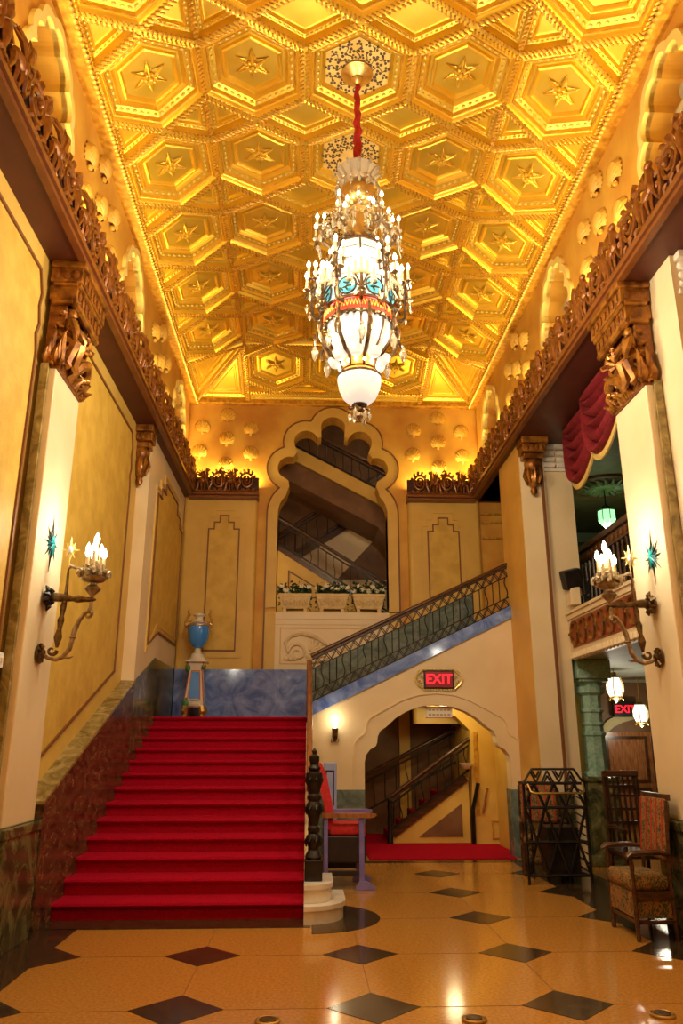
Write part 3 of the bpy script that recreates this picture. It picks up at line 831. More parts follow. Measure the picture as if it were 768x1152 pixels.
for nm, x0, x1 in (('trim_frieze_back_left', -2.25, -.96), ('trim_frieze_back_right', 1.82, 3.12)):
    yy = YB - .24
    bk = struct(MB().box(x0, x1, yy, yy + .03, ZS + .05, ZS + .36).build(nm, 'carved_back'))
    lg = MB()
    for a, bz0, bz1 in ((.035, ZS - .06, ZS + .0), (.065, ZS + .0, ZS + .06), (.045, ZS + .06, ZS + .10)):
        lg.bbox(x0, x1, yy - a, YB - .01, bz0, bz1, .015)
    lg.build('ledge', 'ledge_brown', bk)
    mirror = nm.endswith('right')
    for i, u in enumerate((.10, .62)):
        o = put(fz_me, 'frieze_scroll', bk, ((x1 - u) if mirror else (x0 + u), yy, ZS + .06))
        o.scale = (-.74 if mirror else .74, 1, .95)

# ================================================================ PILASTERS AND CAPITALS
def capital_parts(parent, X, s, y0, y1, z0, tall):
    """carved capital on a pilaster whose face lies at X; s=+1 projects to +x"""
    yc = (y0 + y1) / 2; hwid = (y1 - y0) / 2
    def bx(b, d0, d1, ya, yb, za_, zb_, c=.012):
        lo, hi = sorted((X + s * d0, X + s * d1)); b.bbox(lo, hi, ya, yb, za_, zb_, c)
    zt_ = ZS
    a = MB(); bx(a, -.14, .19, y0 - .06, y1 + .06, zt_ - .07, zt_ - .001); bx(a, -.14, .16, y0 - .04, y1 + .04, zt_ - .22, zt_ - .07); bx(a, -.14, .12, y0 - .02, y1 + .02, zt_ - .40, zt_ - .24)
    a.tube([(X + s * .12, y0 - .02, zt_ - .235), (X + s * .12, y1 + .02, zt_ - .235)], .03, 8); a.tube([(X - s * .1, y0 - .02, zt_ - .235), (X + s * .12, y0 - .02, zt_ - .235)], .03, 8)
    a.tube([(X + s * .09, y0 - .02, zt_ - .42), (X + s * .09, y1 + .02, zt_ - .42)], .038, 8); a.tube([(X - s * .1, y0 - .01, zt_ - .42), (X + s * .09, y0 - .01, zt_ - .42)], .038, 8)
    cap_ = a.build('capital', 'carved_gold', parent, 35)
    t = MB(); t2 = MB(); k = 7
    for i in range(k):      # band of tongues
        y = y0 + (y1 - y0) * (i + .5) / k
        t.ball((X + s * .165, y, zt_ - .145), .05, 6, 5, None, (.35, .75, 1.1)); t2.ball((X + s * .125, y, zt_ - .325), .055, 6, 5, None, (.35, .8, 1.05))
    for i in range(3):
        x = X - s * .08 + s * .09 * i
        t.ball((x, y0 - .042, zt_ - .145), .045, 6, 5, None, (.75, .35, 1.1))
    t.build('tongue_band', 'carved_brown', cap_, 40); t2.build('tongue_band', 'carved_brown', cap_, 40)
    c = MB(); bx(c, -.13, .03, y0 + .005, y1 - .005, z0, zt_ - .40, .008); c.build('core', 'carved_brown', cap_)
    f = MB(); h = zt_ - .44 - z0
    Z = lambda q: z0 + h * q
    D = lambda d: X + s * d
    # seated figure at the near corner
    yf = y0 + .10
    f.ball((D(.05), yf, Z(.92)), .06, 8, 6, None, (.9, .9, 1.1)); f.ball((D(.06), yf, Z(.66)), .105, 8, 6, None, (.8, .95, 1.25))
    f.tube([(D(.08), yf + .09, Z(.76)), (D(.14), yf + .16, Z(.62)), (D(.12), yf + .22, Z(.5))], [.035, .03, .022], 6)
    f.tube([(D(.07), yf - .08, Z(.76)), (D(.12), yf - .11, Z(.58)), (D(.12), yf - .02, Z(.48))], [.035, .03, .022], 6)
    f.tube([(D(.08), yf, Z(.45)), (D(.15), yf + .05, Z(.42)), (D(.10), yf + .08, Z(.16)), (D(.12), yf + .13, Z(.08))], [.07, .06, .045, .03], 6)
    f.tube([(D(.04), yf - .04, Z(.45)), (D(.13), yf - .06, Z(.38)), (D(.07), yf - .06, Z(.12)), (D(.10), yf - .04, Z(.05))], [.07, .06, .045, .03], 6)
    f.build('figure', 'carved_gold', cap_, 40)
    g = MB()
    ys = y0 + .40
    for i in range(7):      # shell
        an = radians(-20 + i * 36.6)
        g.tube([(D(.06), ys, Z(.62)), (D(.10), ys + .10 * cos(an), Z(.66) + .11 * sin(an)), (D(.07), ys + .145 * cos(an), Z(.66) + .16 * sin(an))], [.012, .028, .016], 5)
    sp = []
    for t_ in range(18):
        an = radians(-60 - t_ * 34); r = .10 * (1 - t_ / 24)
        sp.append((D(.07 + .02 * t_ / 18), y1 - .09 + r * cos(an), Z(.42) + r * sin(an)))
    g.tube(sp, [.034 - .001 * t_ for t_ in range(18)], 6)
    g.tube([(D(.06), y0 + .28, Z(.10)), (D(.10), y0 + .36, Z(.30)), (D(.12), y0 + .48, Z(.40)), (D(.09), y1 - .16, Z(.30))], [.03, .05, .055, .04], 6)
    for i in range(10):
        y = y0 + .24 + (y1 - y0 - .26) * i / 9
        g.tube([(D(.02), y, Z(.02)), (D(.06), y + .02 * (-1) ** i, Z(.10 + .05 * (i % 3))), (D(.10), y + .05, Z(.16 + .05 * (i % 3)))], [.024, .034, .010], 5)
    for i in range(4):
        g.ball((D(.08), y0 + .33 + .1 * i, Z(.2 + .08 * (i % 2))), .038, 6, 5)
    rq = random.Random(5)
    for i in range(46):     # small curling leaves all over the bell
        y = y0 + .03 + (y1 - y0 - .06) * rq.random(); q = .03 + .9 * rq.random(); a = rq.uniform(0, 2 * pi); r = rq.uniform(.03, .06)
        g.tube([(D(.03), y, Z(q)), (D(.075), y + r * cos(a), Z(q) + r * sin(a)), (D(.085), y + r * 1.5 * cos(a + .7), Z(q) + r * 1.5 * sin(a + .7)), (D(.06), y + r * 1.3 * cos(a + 1.4), Z(q) + r * 1.3 * sin(a + 1.4))], [.014, .020, .015, .005], 5)
    for i in range(16):
        d_ = rq.uniform(-.05, .04); q = .05 + .85 * rq.random(); a = rq.uniform(0, 2 * pi); r = rq.uniform(.025, .05)
        g.tube([(D(d_), y0, Z(q)), (D(d_ + r * cos(a)), y0 - .04, Z(q) + r * sin(a)), (D(d_ + 1.4 * r * cos(a + .8)), y0 - .035, Z(q) + 1.4 * r * sin(a + .8))], [.014, .020, .006], 5)
    for i in range(6):      # leaves on the near side
        g.tube([(D(-.10 + .03 * i), y0 - .0, Z(.06)), (D(-.10 + .03 * i), y0 - .04, Z(.16 + .1 * (i % 3))), (D(-.08 + .03 * i), y0 - .06, Z(.28 + .12 * (i % 3)))], [.022, .03, .01], 5)
    g.build('foliage', 'carved_gold', cap_, 40)
def pilaster(name, label, X, s, y0, y1, depth):
    p = thing(name, label, 'pilaster', (X, (y0 + y1) / 2, 0), 'wall pilasters')
    lo, hi = sorted((X, X - s * depth))
    MB().bbox(lo, hi, y0, y1, .92, 4.87, .012).build('shaft', 'cream_plaster', p)
    lo, hi = sorted((X + s * .04, X - s * depth)); b = MB().bbox(lo, hi, y0 - .03, y1 + .03, .0, .86, .01); b.bbox(min(lo, X + s * .055), max(hi, X + s * .055), y0 - .045, y1 + .045, .84, .92, .012)
    b.build('base', 'green_marble', p)
    capital_parts(p, X, s, y0, y1, 4.87, True)
    # mottled bead up the near corner of the reveal
    lo, hi = sorted((X - s * (depth - .01), X - s * (depth - .08)))
    st = MB().box(lo, hi, y0 - .045, y0 + .01, .93, 4.9); st.build('bead_strip', 'olive_marble', p)
    return p
pilaster('pilaster', 'cream pilaster on the left wall carrying a candle sconce and gilded figure capital', -2.35, 1, 6.5, 7.25, .139)
pilaster('pilaster', 'cream pilaster on the right carrying a candle sconce in front of the balcony opening', 3.21, -1, 6.6, 7.35, .149)
def corbel(label, x0, x1, y):
    c = thing('corbel', label, 'corbel', ((x0 + x1) / 2, y, 5.2), 'small gilt corbels under the frieze')
    b = MB(); xm = (x0 + x1) / 2
    for dz0, dz1, g, pr_ in ((5.88, ZS - .001, .05, .34), (5.76, 5.88, .03, .28), (5.68, 5.76, .0, .20)):
        b.bbox(x0 - g, x1 + g, y - pr_, y - .001, dz0, dz1, .012)
    b.build('abacus', 'carved_gold', c)
    t = MB()
    for i in range(4): t.ball((x0 + (x1 - x0) * (i + .5) / 4, y - .285, 5.82), .04, 6, 5, None, (.7, .4, 1.2))
    t.build('tongue_band', 'carved_brown', c, 40)
    l = MB(); M = Matrix.Translation((xm, y - .09, 0))
    l.lathe([(.0, 5.12), (.04, 5.14), (.055, 5.19), (.04, 5.24), (.07, 5.28), (.10, 5.38), (.105, 5.46), (.085, 5.50), (.12, 5.56), (.125, 5.62), (.10, 5.68)], 10, M)
    for i in range(8):
        a = 2 * pi * i / 8
        l.tube([(xm + .09 * cos(a), y - .09 + .09 * sin(a), 5.30), (xm + .13 * cos(a), y - .09 + .13 * sin(a), 5.42), (xm + .11 * cos(a), y - .09 + .11 * sin(a), 5.54)], [.016, .026, .012], 5)
    l.build('pendant', 'carved_gold', c, 40)
corbel('small gilt corbel on the rear left wall above the stair parapet', -2.62, -2.32, 10.7)
corbel('small gilt corbel on the pier beside the balcony opening', 3.20, 3.50, 10.9)

# ================================================================ RIGHT-HAND ARCADE
mat('ochre_plaster', (.72, .40, .07), (.80, .48, .10), rough=.5, scale=2)
rb = MB().box(3.18, 3.56, 10.9, 12.1, .0, ZS)
rb = struct(rb.build('wall_right_pier', 'cream_plaster'))
MB().box(3.49, 3.53, 10.87, 10.9, .92, ZS).build('brown_strip', 'line_brown', rb)
MB().box(3.172, 3.181, 10.90, 12.09, .93, ZS - .001).build('room_face', 'ochre_plaster', rb)
d_ = MB().box(3.15, 3.60, 10.87, 12.13, 0, .90); d_.box(3.14, 3.61, 10.86, 12.14, .88, .93); d_.build('marble_dado', 'green_marble', rb)
jm = MB().box(3.56, 3.76, 10.98, 11.6, 0, 2.76); jm.box(3.56, 4.0, 10.98, 11.6, 2.76, ZS)
jm = struct(jm.build('wall_right_jamb', 'cream_plaster'))
def jamb_capital(parent, x0, x1, y, z):
    b = MB()
    b.bbox(x0, x1, y - .10, y + .02, z - .07, z, .01)
    n = 2
    for k, (zz, r) in enumerate(((z - .13, .055), (z - .23, .05), (z - .32, .045))):
        w_ = (x1 - x0) / n
        for i in range(n):
            xm = x0 + w_ * (i + .5)
            pts = [(xm + w_ * .46 * q, y - .03, zz) for q in (-1, -.85, -.3, .3, .85, 1)]
            b.tube(pts, [r * .5, r * .9, r, r, r * .9, r * .5], 8)
    b.bbox(x0, x1, y - .04, y + .02, z - .42, z - .37, .008)
    b.build('moulded_capital', 'white_stone', parent, 40)
jamb_capital(jm, 3.54, 3.98, 10.98, ZS)
# pier behind the near pilaster
npier = struct(MB().box(3.36, 4.1, 6.12, 7.30, 0, ZS).build('wall_right_near_pier', 'cream_plaster'))
jamb_capital(npier, 3.40, 4.08, 6.12, ZS)
struct(MB().box(4.1, 4.4, -3, 6.12, 0, ZS + .1).build('wall_right_near', 'gold_plaster'))
dd = MB().box(3.33, 4.1, 6.08, 6.5, 0, .90); dd.build('marble_dado', 'green_marble', npier)
# balcony front with oval panels and a scalloped foot
bal = thing('balcony', 'cream balcony front with red-brown panel of gilt ovals above green column', 'balcony', (3.8, 9.2, 2.72))
BX = 3.76
MB().box(BX, BX + .14, 7.31, 10.97, 2.72, 3.34).build('parapet', 'cream_plaster', bal)
cp = MB().prism([(BX - .05, 3.34), (BX - .05, 3.38), (BX + .16, 3.46), (BX + .16, 3.34)], lambda u, z: (u, 7.32, z), lambda u, z: (u, 10.96, z)); cp.box(BX - .025, BX + .1, 7.32, 10.96, 3.27, 3.34)
cp.build('coping', 'cream_plaster', bal)
mat('red_panel', (.26, .05, .018), (.36, .09, .03), rough=.4, scale=6)
MB().box(BX - .012, BX + .001, 7.5, 10.84, 2.86, 3.24).build('panel', 'red_panel', bal)
ov = MB()
ovp = [(.125 * cos(2 * pi * i / 20), .155 * sin(2 * pi * i / 20)) for i in range(20)]
outline_bar(ov, ovp, lambda u, z, d: (-d, u, z), .035, .035)
ov.ball((-.02, .165, .0), .028, 6, 5)
ov_me = ov.mesh('oval_ring', 'carved_gold', 40)
y = 7.68
while y < 10.8: put(ov_me, 'oval_ring', bal, (BX - .012, y, 3.05)); y += .335
sc_me = MB().prism([(0, 0), (.115, 0), (.115, .09), (.09, .02), (.0575, -.02), (.025, .02), (0, .09)][::-1], lambda u, z: (-.03, u, z), lambda u, z: (.10, u, z)).mesh('scallop', 'cream_plaster')
dn = MB(); dn.tube([(-.02, 0, 0), (-.02, 0, -.07), (-.005, 0, -.10)], [.035, .045, .012], 6); dn_me = dn.mesh('scallop', 'cream_plaster', 40)
y = 7.45
while y < 10.9: put(dn_me, 'scallop', bal, (BX, y, 2.79)); y += .12
mat('mezz_paint', (.30, .33, .24), (.36, .38, .28), rough=.6, scale=3)
struct(MB().box(BX + .14, 8.6, 6.2, 16, 2.72, 2.95).build('floor_mezzanine', 'mezz_paint'))
mat('mezz_wall', (.13, .12, .05), (.18, .16, .07), rough=.6, scale=3)
mat('mezz_ceiling', (.16, .13, .055), (.22, .18, .08), rough=.6, scale=4, bump=.1)
struct(MB().box(4.2, 8.6, 6.2, 16.2, ZS + .02, ZS + .12).build('ceiling_mezzanine', 'mezz_ceiling'))
wm = MB().box(8.5, 8.7, 6.2, 16.2, 0, 6.1); wm.box(4.0, 8.6, 16.0, 16.2, 2.95, 6.1); wm.box(4.1, 8.6, 6.0, 6.2, 0, 6.1)
wm = struct(wm.build('wall_mezzanine', 'mezz_wall'))
b = MB(); b.box(4.0, 8.5, 15.9, 16.0, 5.2, 5.3); b.box(4.0, 8.5, 15.88, 16.0, 5.75, 5.95); b.build('picture_rail', 'mezz_paint', wm)
struct(MB().box(3.56, 4.1, 11.6, 11.75, 0, ZS).build('wall_right_stair', 'gold_plaster'))
struct(MB().box(4.0, 4.1, 11.75, 14.3, 0, ZS + .1).build('wall_right_stairwell', 'gold_plaster'))
st = MB(); 
for z in (5.25, 5.55, 5.72): st.box(3.25, 4.0, YB - .05, YB, z, z + .04)
struct(st.build('trim_stairwell', 'gold_rope'))
struct(MB().box(3.2, 4.0, 12.1, 14.2, ZS, ZS + .1).build('ceiling_stairwell', 'soffit_brown'))
# corridor behind the green column
cw = MB(); 
cw.box(3.7, 8.6, 15.2, 15.4, 0, 2.74)
cw = struct(cw.build('wall_corridor', 'hall_brown'))
fc = lambda u, z, d: (u, 15.2 - d, z)
ac = MB(); ap_ = [(5.55, 0)] + [(6.55 - 1.0 * cos(radians(t * 15)), 1.50 + .62 * sin(radians(t * 15))) for t in range(13)] + [(7.55, 0)]
outline_bar(ac, ap_, fc, .16, .07, False); ac.build('arch_band', 'niche_grey', cw)
dr = MB(); dr.box(5.64, 7.46, 15.14, 15.2, 0, 1.78); 
dr = struct(dr.build('door_1', 'wood_mid'))
dp = MB()
for x in (5.72, 6.62):
    for z0, z1 in ((.15, .75), (.9, 1.68)): outline_bar(dp, [(x, z0), (x + .76, z0), (x + .76, z1), (x, z1)], lambda u, z, d: (u, 15.14 - d, z), .05, .03)
dp.build('door_moulding', 'wood_dark', dr)
bs = MB().box(5.34, 5.50, 15.18, 15.2, 1.30, 1.44).build('notice', 'white_stone', cw)

# ================================================================ HALL BEHIND THE BIG ARCH
hb = MB(); hb.box(-3.2, 4.6, 18.0, 18.2, 1.5, 10); hb.box(-3.4, -3.2, 14.25, 18.2, 1.5, 10); hb.box(4.4, 4.6, 14.25, 18.2, 1.5, 10)
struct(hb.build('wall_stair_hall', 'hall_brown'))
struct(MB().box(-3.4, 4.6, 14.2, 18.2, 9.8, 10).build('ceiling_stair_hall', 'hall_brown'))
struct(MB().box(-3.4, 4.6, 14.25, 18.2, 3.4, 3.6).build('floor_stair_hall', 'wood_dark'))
def rail_run(parent, y, x0, z0, x1, z1, h, nb, key=True, hm='wood_dark', im='iron', kb=None, bal_r=.009, base=.0, fn=None):
    """sloping balustrade in the plane y: hand rail, key-pattern bands and balusters between (x0,z0) and (x1,z1) at the foot"""
    dz = (z1 - z0) / (x1 - x0)
    r = MB(); r.tube([(x0 - .02, y, z0 + h), (x1 + .02, y, z1 + h)], .034, 8); r.bar((x0, y, z0 + h - .03), (x1, y, z1 + h - .03), .03, .035)
    r.map(fn).build('handrail', hm, parent, 50)
    b = MB()
    L = math.hypot(x1 - x0, z1 - z0); t = Vector((x1 - x0, 0, z1 - z0)).normalized()
    bands = ((h - .06, h - .20), (base + .16, base + .02)) if key else ((h - .10, h - .12), (base + .08, base + .06))
    for hi, lo in bands:
        for q in (hi, lo): b.bar((x0, y, z0 + q), (x1, y, z1 + q), .016, .016)
    b.map(fn).build('band_rail', im, parent)
    if key:
        n = max(3, int(L / .15))
        for hi, lo in bands:
            hh = hi - lo; k = MB()
            for i in range(n):
                for off, ins in ((0, 0), (.35, .0)):
                    xa = x0 + (x1 - x0) * (i + off * .5) / n; xb = x0 + (x1 - x0) * (i + .5 + off * .5) / n; xc_ = x0 + (x1 - x0) * (i + 1 + off * .5) / n
                    if xc_ > x1 + .01: continue
                    za_, zb_, zc_ = z0 + (xa - x0) * dz, z0 + (xb - x0) * dz, z0 + (xc_ - x0) * dz
                    k.bar((xa, y, za_ + lo + .01), (xb, y, zb_ + hi - .01), .012, .016, (0, 1, 0)); k.bar((xb, y, zb_ + hi - .01), (xc_, y, zc_ + lo + .01), .012, .016, (0, 1, 0))
            k.map(fn).build('key_pattern', kb or im, parent)
    for i in range(nb):
        x = x0 + (x1 - x0) * (i + .5) / nb; z = z0 + (x - x0) * dz
        a, c = (base + .16, h - .20) if key else (base + .07, h - .11)
        g = MB()
        if i % 3 == 1: g.tube([(x + .022 * sin(2 * pi * q / 8), y, z + a + (c - a) * q / 8) for q in range(9)], bal_r, 5)
        else: g.tube([(x, y, z + a), (x, y, z + c)], bal_r, 5)
        g.map(fn).build('baluster', im, parent, 50)
# flight that comes down towards the right behind the flower boxes
f1_ = thing('inner_flight', 'yellow stair stringer descending to the right behind the flower troughs', 'staircase', (.4, 15.5, 3.6))
z1 = lambda x: 5.52 - (x + .69) * .63
sl_ = [(-3.1, 3.6), (1.75, 3.6), (1.75, z1(1.75)), (-.69, z1(-.69)), (-1.2, 5.52), (-3.1, 5.52)]
MB().prism(sl_, lambda u, z: (u, 15.45, z), lambda u, z: (u, 16.4, z)).build('stringer_wall', 'gold_plaster', f1_)
rn = MB(); rn.bar((-.75, 15.44, z1(-.75) - .05), (1.75, 15.44, z1(1.75) - .05), .03, .10); rn.build('stringer_edge', 'wood_dark', f1_)
g = MB(); outline_bar(g, [(-.42, 4.4), (-.42, 4.95), (.5, 4.4)], lambda u, z, d: (u, 15.45 - d, z), .025, .02); g.build('panel_line', 'line_brown', f1_)
r1 = thing('balustrade', 'dark balustrade descending to the right seen through the big arch', 'balustrade', (.4, 15.5, 4.2))
rail_run(r1, 15.5, -.72, z1(-.72), 1.75, z1(1.75), .62, 15, False)
tl = MB(); tl.tube([(-3.0, 15.5, 5.52 + .62), (-.75, 15.5, z1(-.75) + .62)], .03, 8); tl.build('handrail', 'wood_dark', r1)
# flight behind it, rising to the right
f2_ = thing('inner_flight', 'cream stair flight rising to the right with triangular brown panel inside the arch', 'staircase', (.6, 17, 3.6))
z2 = lambda x: 5.75 + (x - .03) * .66
MB().prism([(-1.6, 3.6), (2.6, 3.6), (2.6, z2(2.6)), (-1.6, z2(-1.6))], lambda u, z: (u, 16.7, z), lambda u, z: (u, 17.6, z)).build('stringer_wall', 'cream_plaster', f2_)
g = MB(); g.prism([(.62, 5.05), (1.72, 5.05), (1.72, 6.25)], lambda u, z: (u, 16.68, z), lambda u, z: (u, 16.70, z)); g.build('panel', 'hall_brown', f2_)
r2 = thing('balustrade', 'far dark balustrade rising to the right inside the arch', 'balustrade', (.6, 16.7, 5))
rail_run(r2, 16.60, -.9, z2(-.9), 2.4, z2(2.4), .75, 14, False)
gg = MB(); gg.bar((-.9, 16.64, z2(-.9) + .04), (2.4, 16.64, z2(2.4) + .04), .04, .22); gg.build('stringer_edge', 'wood_dark', r2)
# top flight whose underside crosses the lobes of the arch
f3_ = thing('inner_flight', 'upper stair flight with yellow edge and brown underside crossing the lobed arch', 'staircase', (.6, 15, 6.5))
z3 = lambda x: 7.52 - (x + .37) * .535
MB().prism([(-.75, z3(-.75) - .30), (2.3, z3(2.3) - .30), (2.3, z3(2.3)), (-.75, z3(-.75))], lambda u, z: (u, 15.0, z), lambda u, z: (u, 15.12, z)).build('stringer_edge', 'gold_plaster', f3_)
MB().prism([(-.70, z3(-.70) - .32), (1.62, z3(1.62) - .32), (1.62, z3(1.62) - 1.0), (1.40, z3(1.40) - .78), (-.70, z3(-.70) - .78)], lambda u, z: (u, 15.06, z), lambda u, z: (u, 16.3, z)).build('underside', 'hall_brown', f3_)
r3 = thing('balustrade', 'dark balustrade in the upper lobes of the big arch', 'balustrade', (.6, 15.3, 7))
rail_run(r3, 15.1, -.3, z3(-.3), 2.2, z3(2.2), .55, 14, False)

# ================================================================ PASSAGE UNDER THE SECOND FLIGHT
pw = MB(); pw.box(-.4, 4.6, 15.0, 15.2, 0, 3.4); pw.box(.0, .05, 12.18, 15, 0, 1.6)
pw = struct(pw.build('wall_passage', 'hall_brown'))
b = MB(); b.box(1.72, 1.92, 14.93, 15.0, 0, 3.4); b.box(.75, .85, 14.93, 15, 0, 3.4); b.build('pilaster_strip', 'gold_plaster', pw)
b = MB(); outline_bar(b, [(.95, .9), (1.65, .9), (1.65, 2.6), (.95, 2.6)], lambda u, z, d: (u, 15.0 - d, z), .02, .015); b.build('panel_line', 'line_brown', pw)
struct(MB().box(-.4, 4.6, 14.25, 15.2, 3.35, 3.5).build('ceiling_passage', 'gold_plaster'))
rg = MB().prism([(.90, YW - .22), (2.98, YW - .22), (2.98, 12.2), (3.1, 12.2), (3.1, 13.28), (2.70, 13.28), (2.70, 14.9), (.07, 14.9), (.07, 12.2), (.90, 12.2)], lambda u, v: (u, v, .004), lambda u, v: (u, v, .018)); tag(rg.build('red_carpet', 'carpet_red'), 'red carpet on the floor of the passage under the stairs', 'carpet')
pj = MB(); pj.box(2.72, 3.6, 13.3, 15, 0, 2.6)
pj.prism([(1.6, 2.2), (1.9, 2.19), (2.2, 2.13), (2.5, 2.0), (2.72, 1.78), (2.72, 2.6), (2.0, 2.48), (1.6, 2.31)], lambda u, z: (u, 13.3, z), lambda u, z: (u, 13.6, z))
pj = struct(pj.build('wall_passage_pier', 'gold_plaster'))
b = MB(); outline_bar(b, [(2.80, .45), (2.80, 1.75)], lambda u, z, d: (u, 13.3 - d, z), .05, .03, False); outline_bar(b, [(3.02, .10), (3.4, .10), (3.4, .36), (3.02, .36)], lambda u, z, d: (u, 13.3 - d, z), .015, .02)
b.build('moulding', 'gold_rope', pj)
jr = MB().box(3.12, 3.3, 12.18, 13.3, 0, 2.6); struct(jr.build('wall_passage_right', 'gold_plaster'))
f4_ = thing('lower_flight', 'small stair flight with triangular panel in the passage under the arch', 'staircase', (1.9, 13.7, 0))
z4 = lambda x: .10 + (x - 1.36) * .70
MB().prism([(1.36, .02), (2.69, .02), (2.69, z4(2.69)), (1.40, z4(1.40))], lambda u, z: (u, 13.45, z), lambda u, z: (u, 13.55, z)).build('stringer_wall', 'gold_plaster', f4_)
g = MB(); g.prism([(1.85, .12), (2.56, .12), (2.56, .62)], lambda u, z: (u, 13.43, z), lambda u, z: (u, 13.45, z)); g.build('panel', 'hall_brown', f4_)
se = MB(); se.bar((1.40, 13.43, z4(1.40) + .03), (2.64, 13.43, z4(2.64) + .03), .04, .13); se.build('stringer_edge', 'wood_dark', f4_)
sm_ = MB().box(0, .28, 13.56, 14.5, -.14, 0).mesh('step', 'carpet_red')
for k in range(5): put(sm_, 'step', f4_, (1.36 + k * .21, 0, .16 + k * .155))
r4 = thing('balustrade', 'near black balustrade with newel in the passage under the arch', 'balustrade', (1.36, 13.5, 0))
rail_run(r4, 13.37, 1.36, z4(1.36) + .05, 2.70, z4(2.70) + .05, .56, 11, False)
nw = MB().lathe([(.05, .02), (.05, .14), (.035, .17), (.045, .32), (.03, .5), (.045, .58), (.03, .62), (.045, .68), (.0, .73)], 10, Matrix.Translation((1.36, 13.37, 0))); nw.build('newel', 'iron', r4, 40)
r5 = thing('balustrade', 'rear black hand rail on brown wall in the passage under the arch', 'balustrade', (1.8, 14.6, 0))
rail_run(r5, 14.55, .9, .28, 2.70, 1.18, .66, 9, False)
hr = thing('grab_rail', 'short black grab rail on the gold pier in the passage', 'handrail', (2.74, 13.2, .5))
b = MB(); b.tube([(2.70, 13.25, .02), (2.70, 13.22, .55), (2.80, 13.2, .95)], .035, 6); b.build('post', 'iron', hr, 40)
b = MB(); b.tube([(2.86, 13.24, .48), (2.95, 13.2, .88)], .018, 6); b.build('rail', 'wood_mid', hr, 40)
bsn = thing('bowl_bracket', 'small cream half-bowl bracket on the pier in the passage', 'bracket', (2.62, 13.3, 1.2))
MB().lathe([(.0, 1.16), (.05, 1.17), (.10, 1.22), (.12, 1.26), (.0, 1.26)], 12, Matrix.Translation((2.62, 13.22, 0))).build('bowl', 'white_stone', bsn, 40)
b = MB().box(2.58, 2.66, 13.25, 13.36, 1.17, 1.25); b.build('stem', 'white_stone', bsn)

light('hall_light', 'POINT', (1.9, 14.6, 8.6), 45, (1, .78, .45), .2)
light('hall_light', 'POINT', (-1.6, 14.7, 5.0), 22, (1, .78, .45), .2)
light('passage_light', 'POINT', (2.2, 12.7, 2.15), 18, (1, .85, .45), .12)

# ================================================================ BALUSTRADES OF THE STAIRS
rb_ = thing('balustrade', 'black iron balustrade with brass zigzag bands rising to the right above the exit arch', 'balustrade', (.05, YW + .08, ZL))
rail_run(rb_, YW + .08, .06, ZL + .20, 3.30, ZL + .20 + 3.24 * SL2, .70, 30, True, 'wood_dark', 'iron', None)
b = MB(); b.bbox(-.02, .06, YW + .04, YW + .12, ZL, 2.80, .01); b.build('newel', 'wood_mid', rb_)
# the balustrade down the open side of the red stairs (seen end-on)
r6 = thing('balustrade', 'wooden stair rail seen end-on down the right edge of the red carpet', 'balustrade', (.02, 8.2, .3))
rail_run(r6, 0, 8.24, .34, 11.86, ZL + .02, .78, 26, True, 'wood_mid', 'iron', None, fn=lambda x, y, z: (.03 + y, x, z))
# curtail plinth and turned newel
cu = thing('curtail_step', 'two cream rounded curtail steps at the foot of the newel post', 'step', (.0, 8.05, 0))
for r, z0, z1_, dx in ((.36, 0, .155, .0), (.245, .155, .31, .0)):
    pts = [(0, 8.55)] + [(q[0] * 1.0, q[1]) for q in arc(.0, 8.02, r, -90, 90, 20)][0:] + [(.0, 8.55)]
    pts = [(-.012, 8.02 - r)] + arc(.0, 8.02, r, -90, 0, 14) + [(r, 8.5), (-.012, 8.5)]
    MB().prism(pts, lambda u, v: (u, v, z0 + .003), lambda u, v: (u, v, z1_ - .04)).build('riser', 'white_stone', cu)
    p2 = [(-.012, 8.02 - r - .02)] + arc(.0, 8.02, r + .02, -90, 0, 14) + [(r + .02, 8.5), (-.012, 8.5)]
    t = MB().prism(p2, lambda u, v: (u, v, z1_ - .04), lambda u, v: (u, v, z1_)); t.build('tread', 'white_stone', cu)
nw = thing('newel_post', 'ornate black turned newel post at the foot of the red stairs', 'newel post', (.075, 8.05, .31))
M = Matrix.Translation((.075, 8.05, 0))
b = MB(); b.bbox(-.01, .16, 7.97, 8.13, .312, .50, .012); b.build('base', 'iron', nw)
b = MB().lathe([(.075, .50), (.085, .52), (.07, .55), (.05, .58), (.06, .62), (.075, .66), (.07, .70), (.045, .73), (.06, .75), (.06, .78), (.04, .80), (.055, .86), (.075, .93), (.078, .98), (.055, 1.02), (.07, 1.04), (.07, 1.07), (.05, 1.09), (.065, 1.14), (.085, 1.22), (.08, 1.28), (.05, 1.30)], 14, M)
for i in range(8):
    a = 2 * pi * i / 8
    for z in (.66, .95, 1.22): b.tube([(.075 + .068 * cos(a), 8.05 + .068 * sin(a), z - .05), (.075 + .085 * cos(a + .25), 8.05 + .085 * sin(a + .25), z), (.075 + .06 * cos(a + .5), 8.05 + .06 * sin(a + .5), z + .05)], [.008, .014, .008], 5)
b.build('shaft', 'iron', nw, 40)
b = MB().lathe([(.05, 1.30), (.065, 1.33), (.04, 1.36), (.05, 1.40), (.05, 1.44), (.02, 1.46), (.025, 1.49), (.0, 1.52)], 12, M); b.build('finial', 'iron', nw, 40)

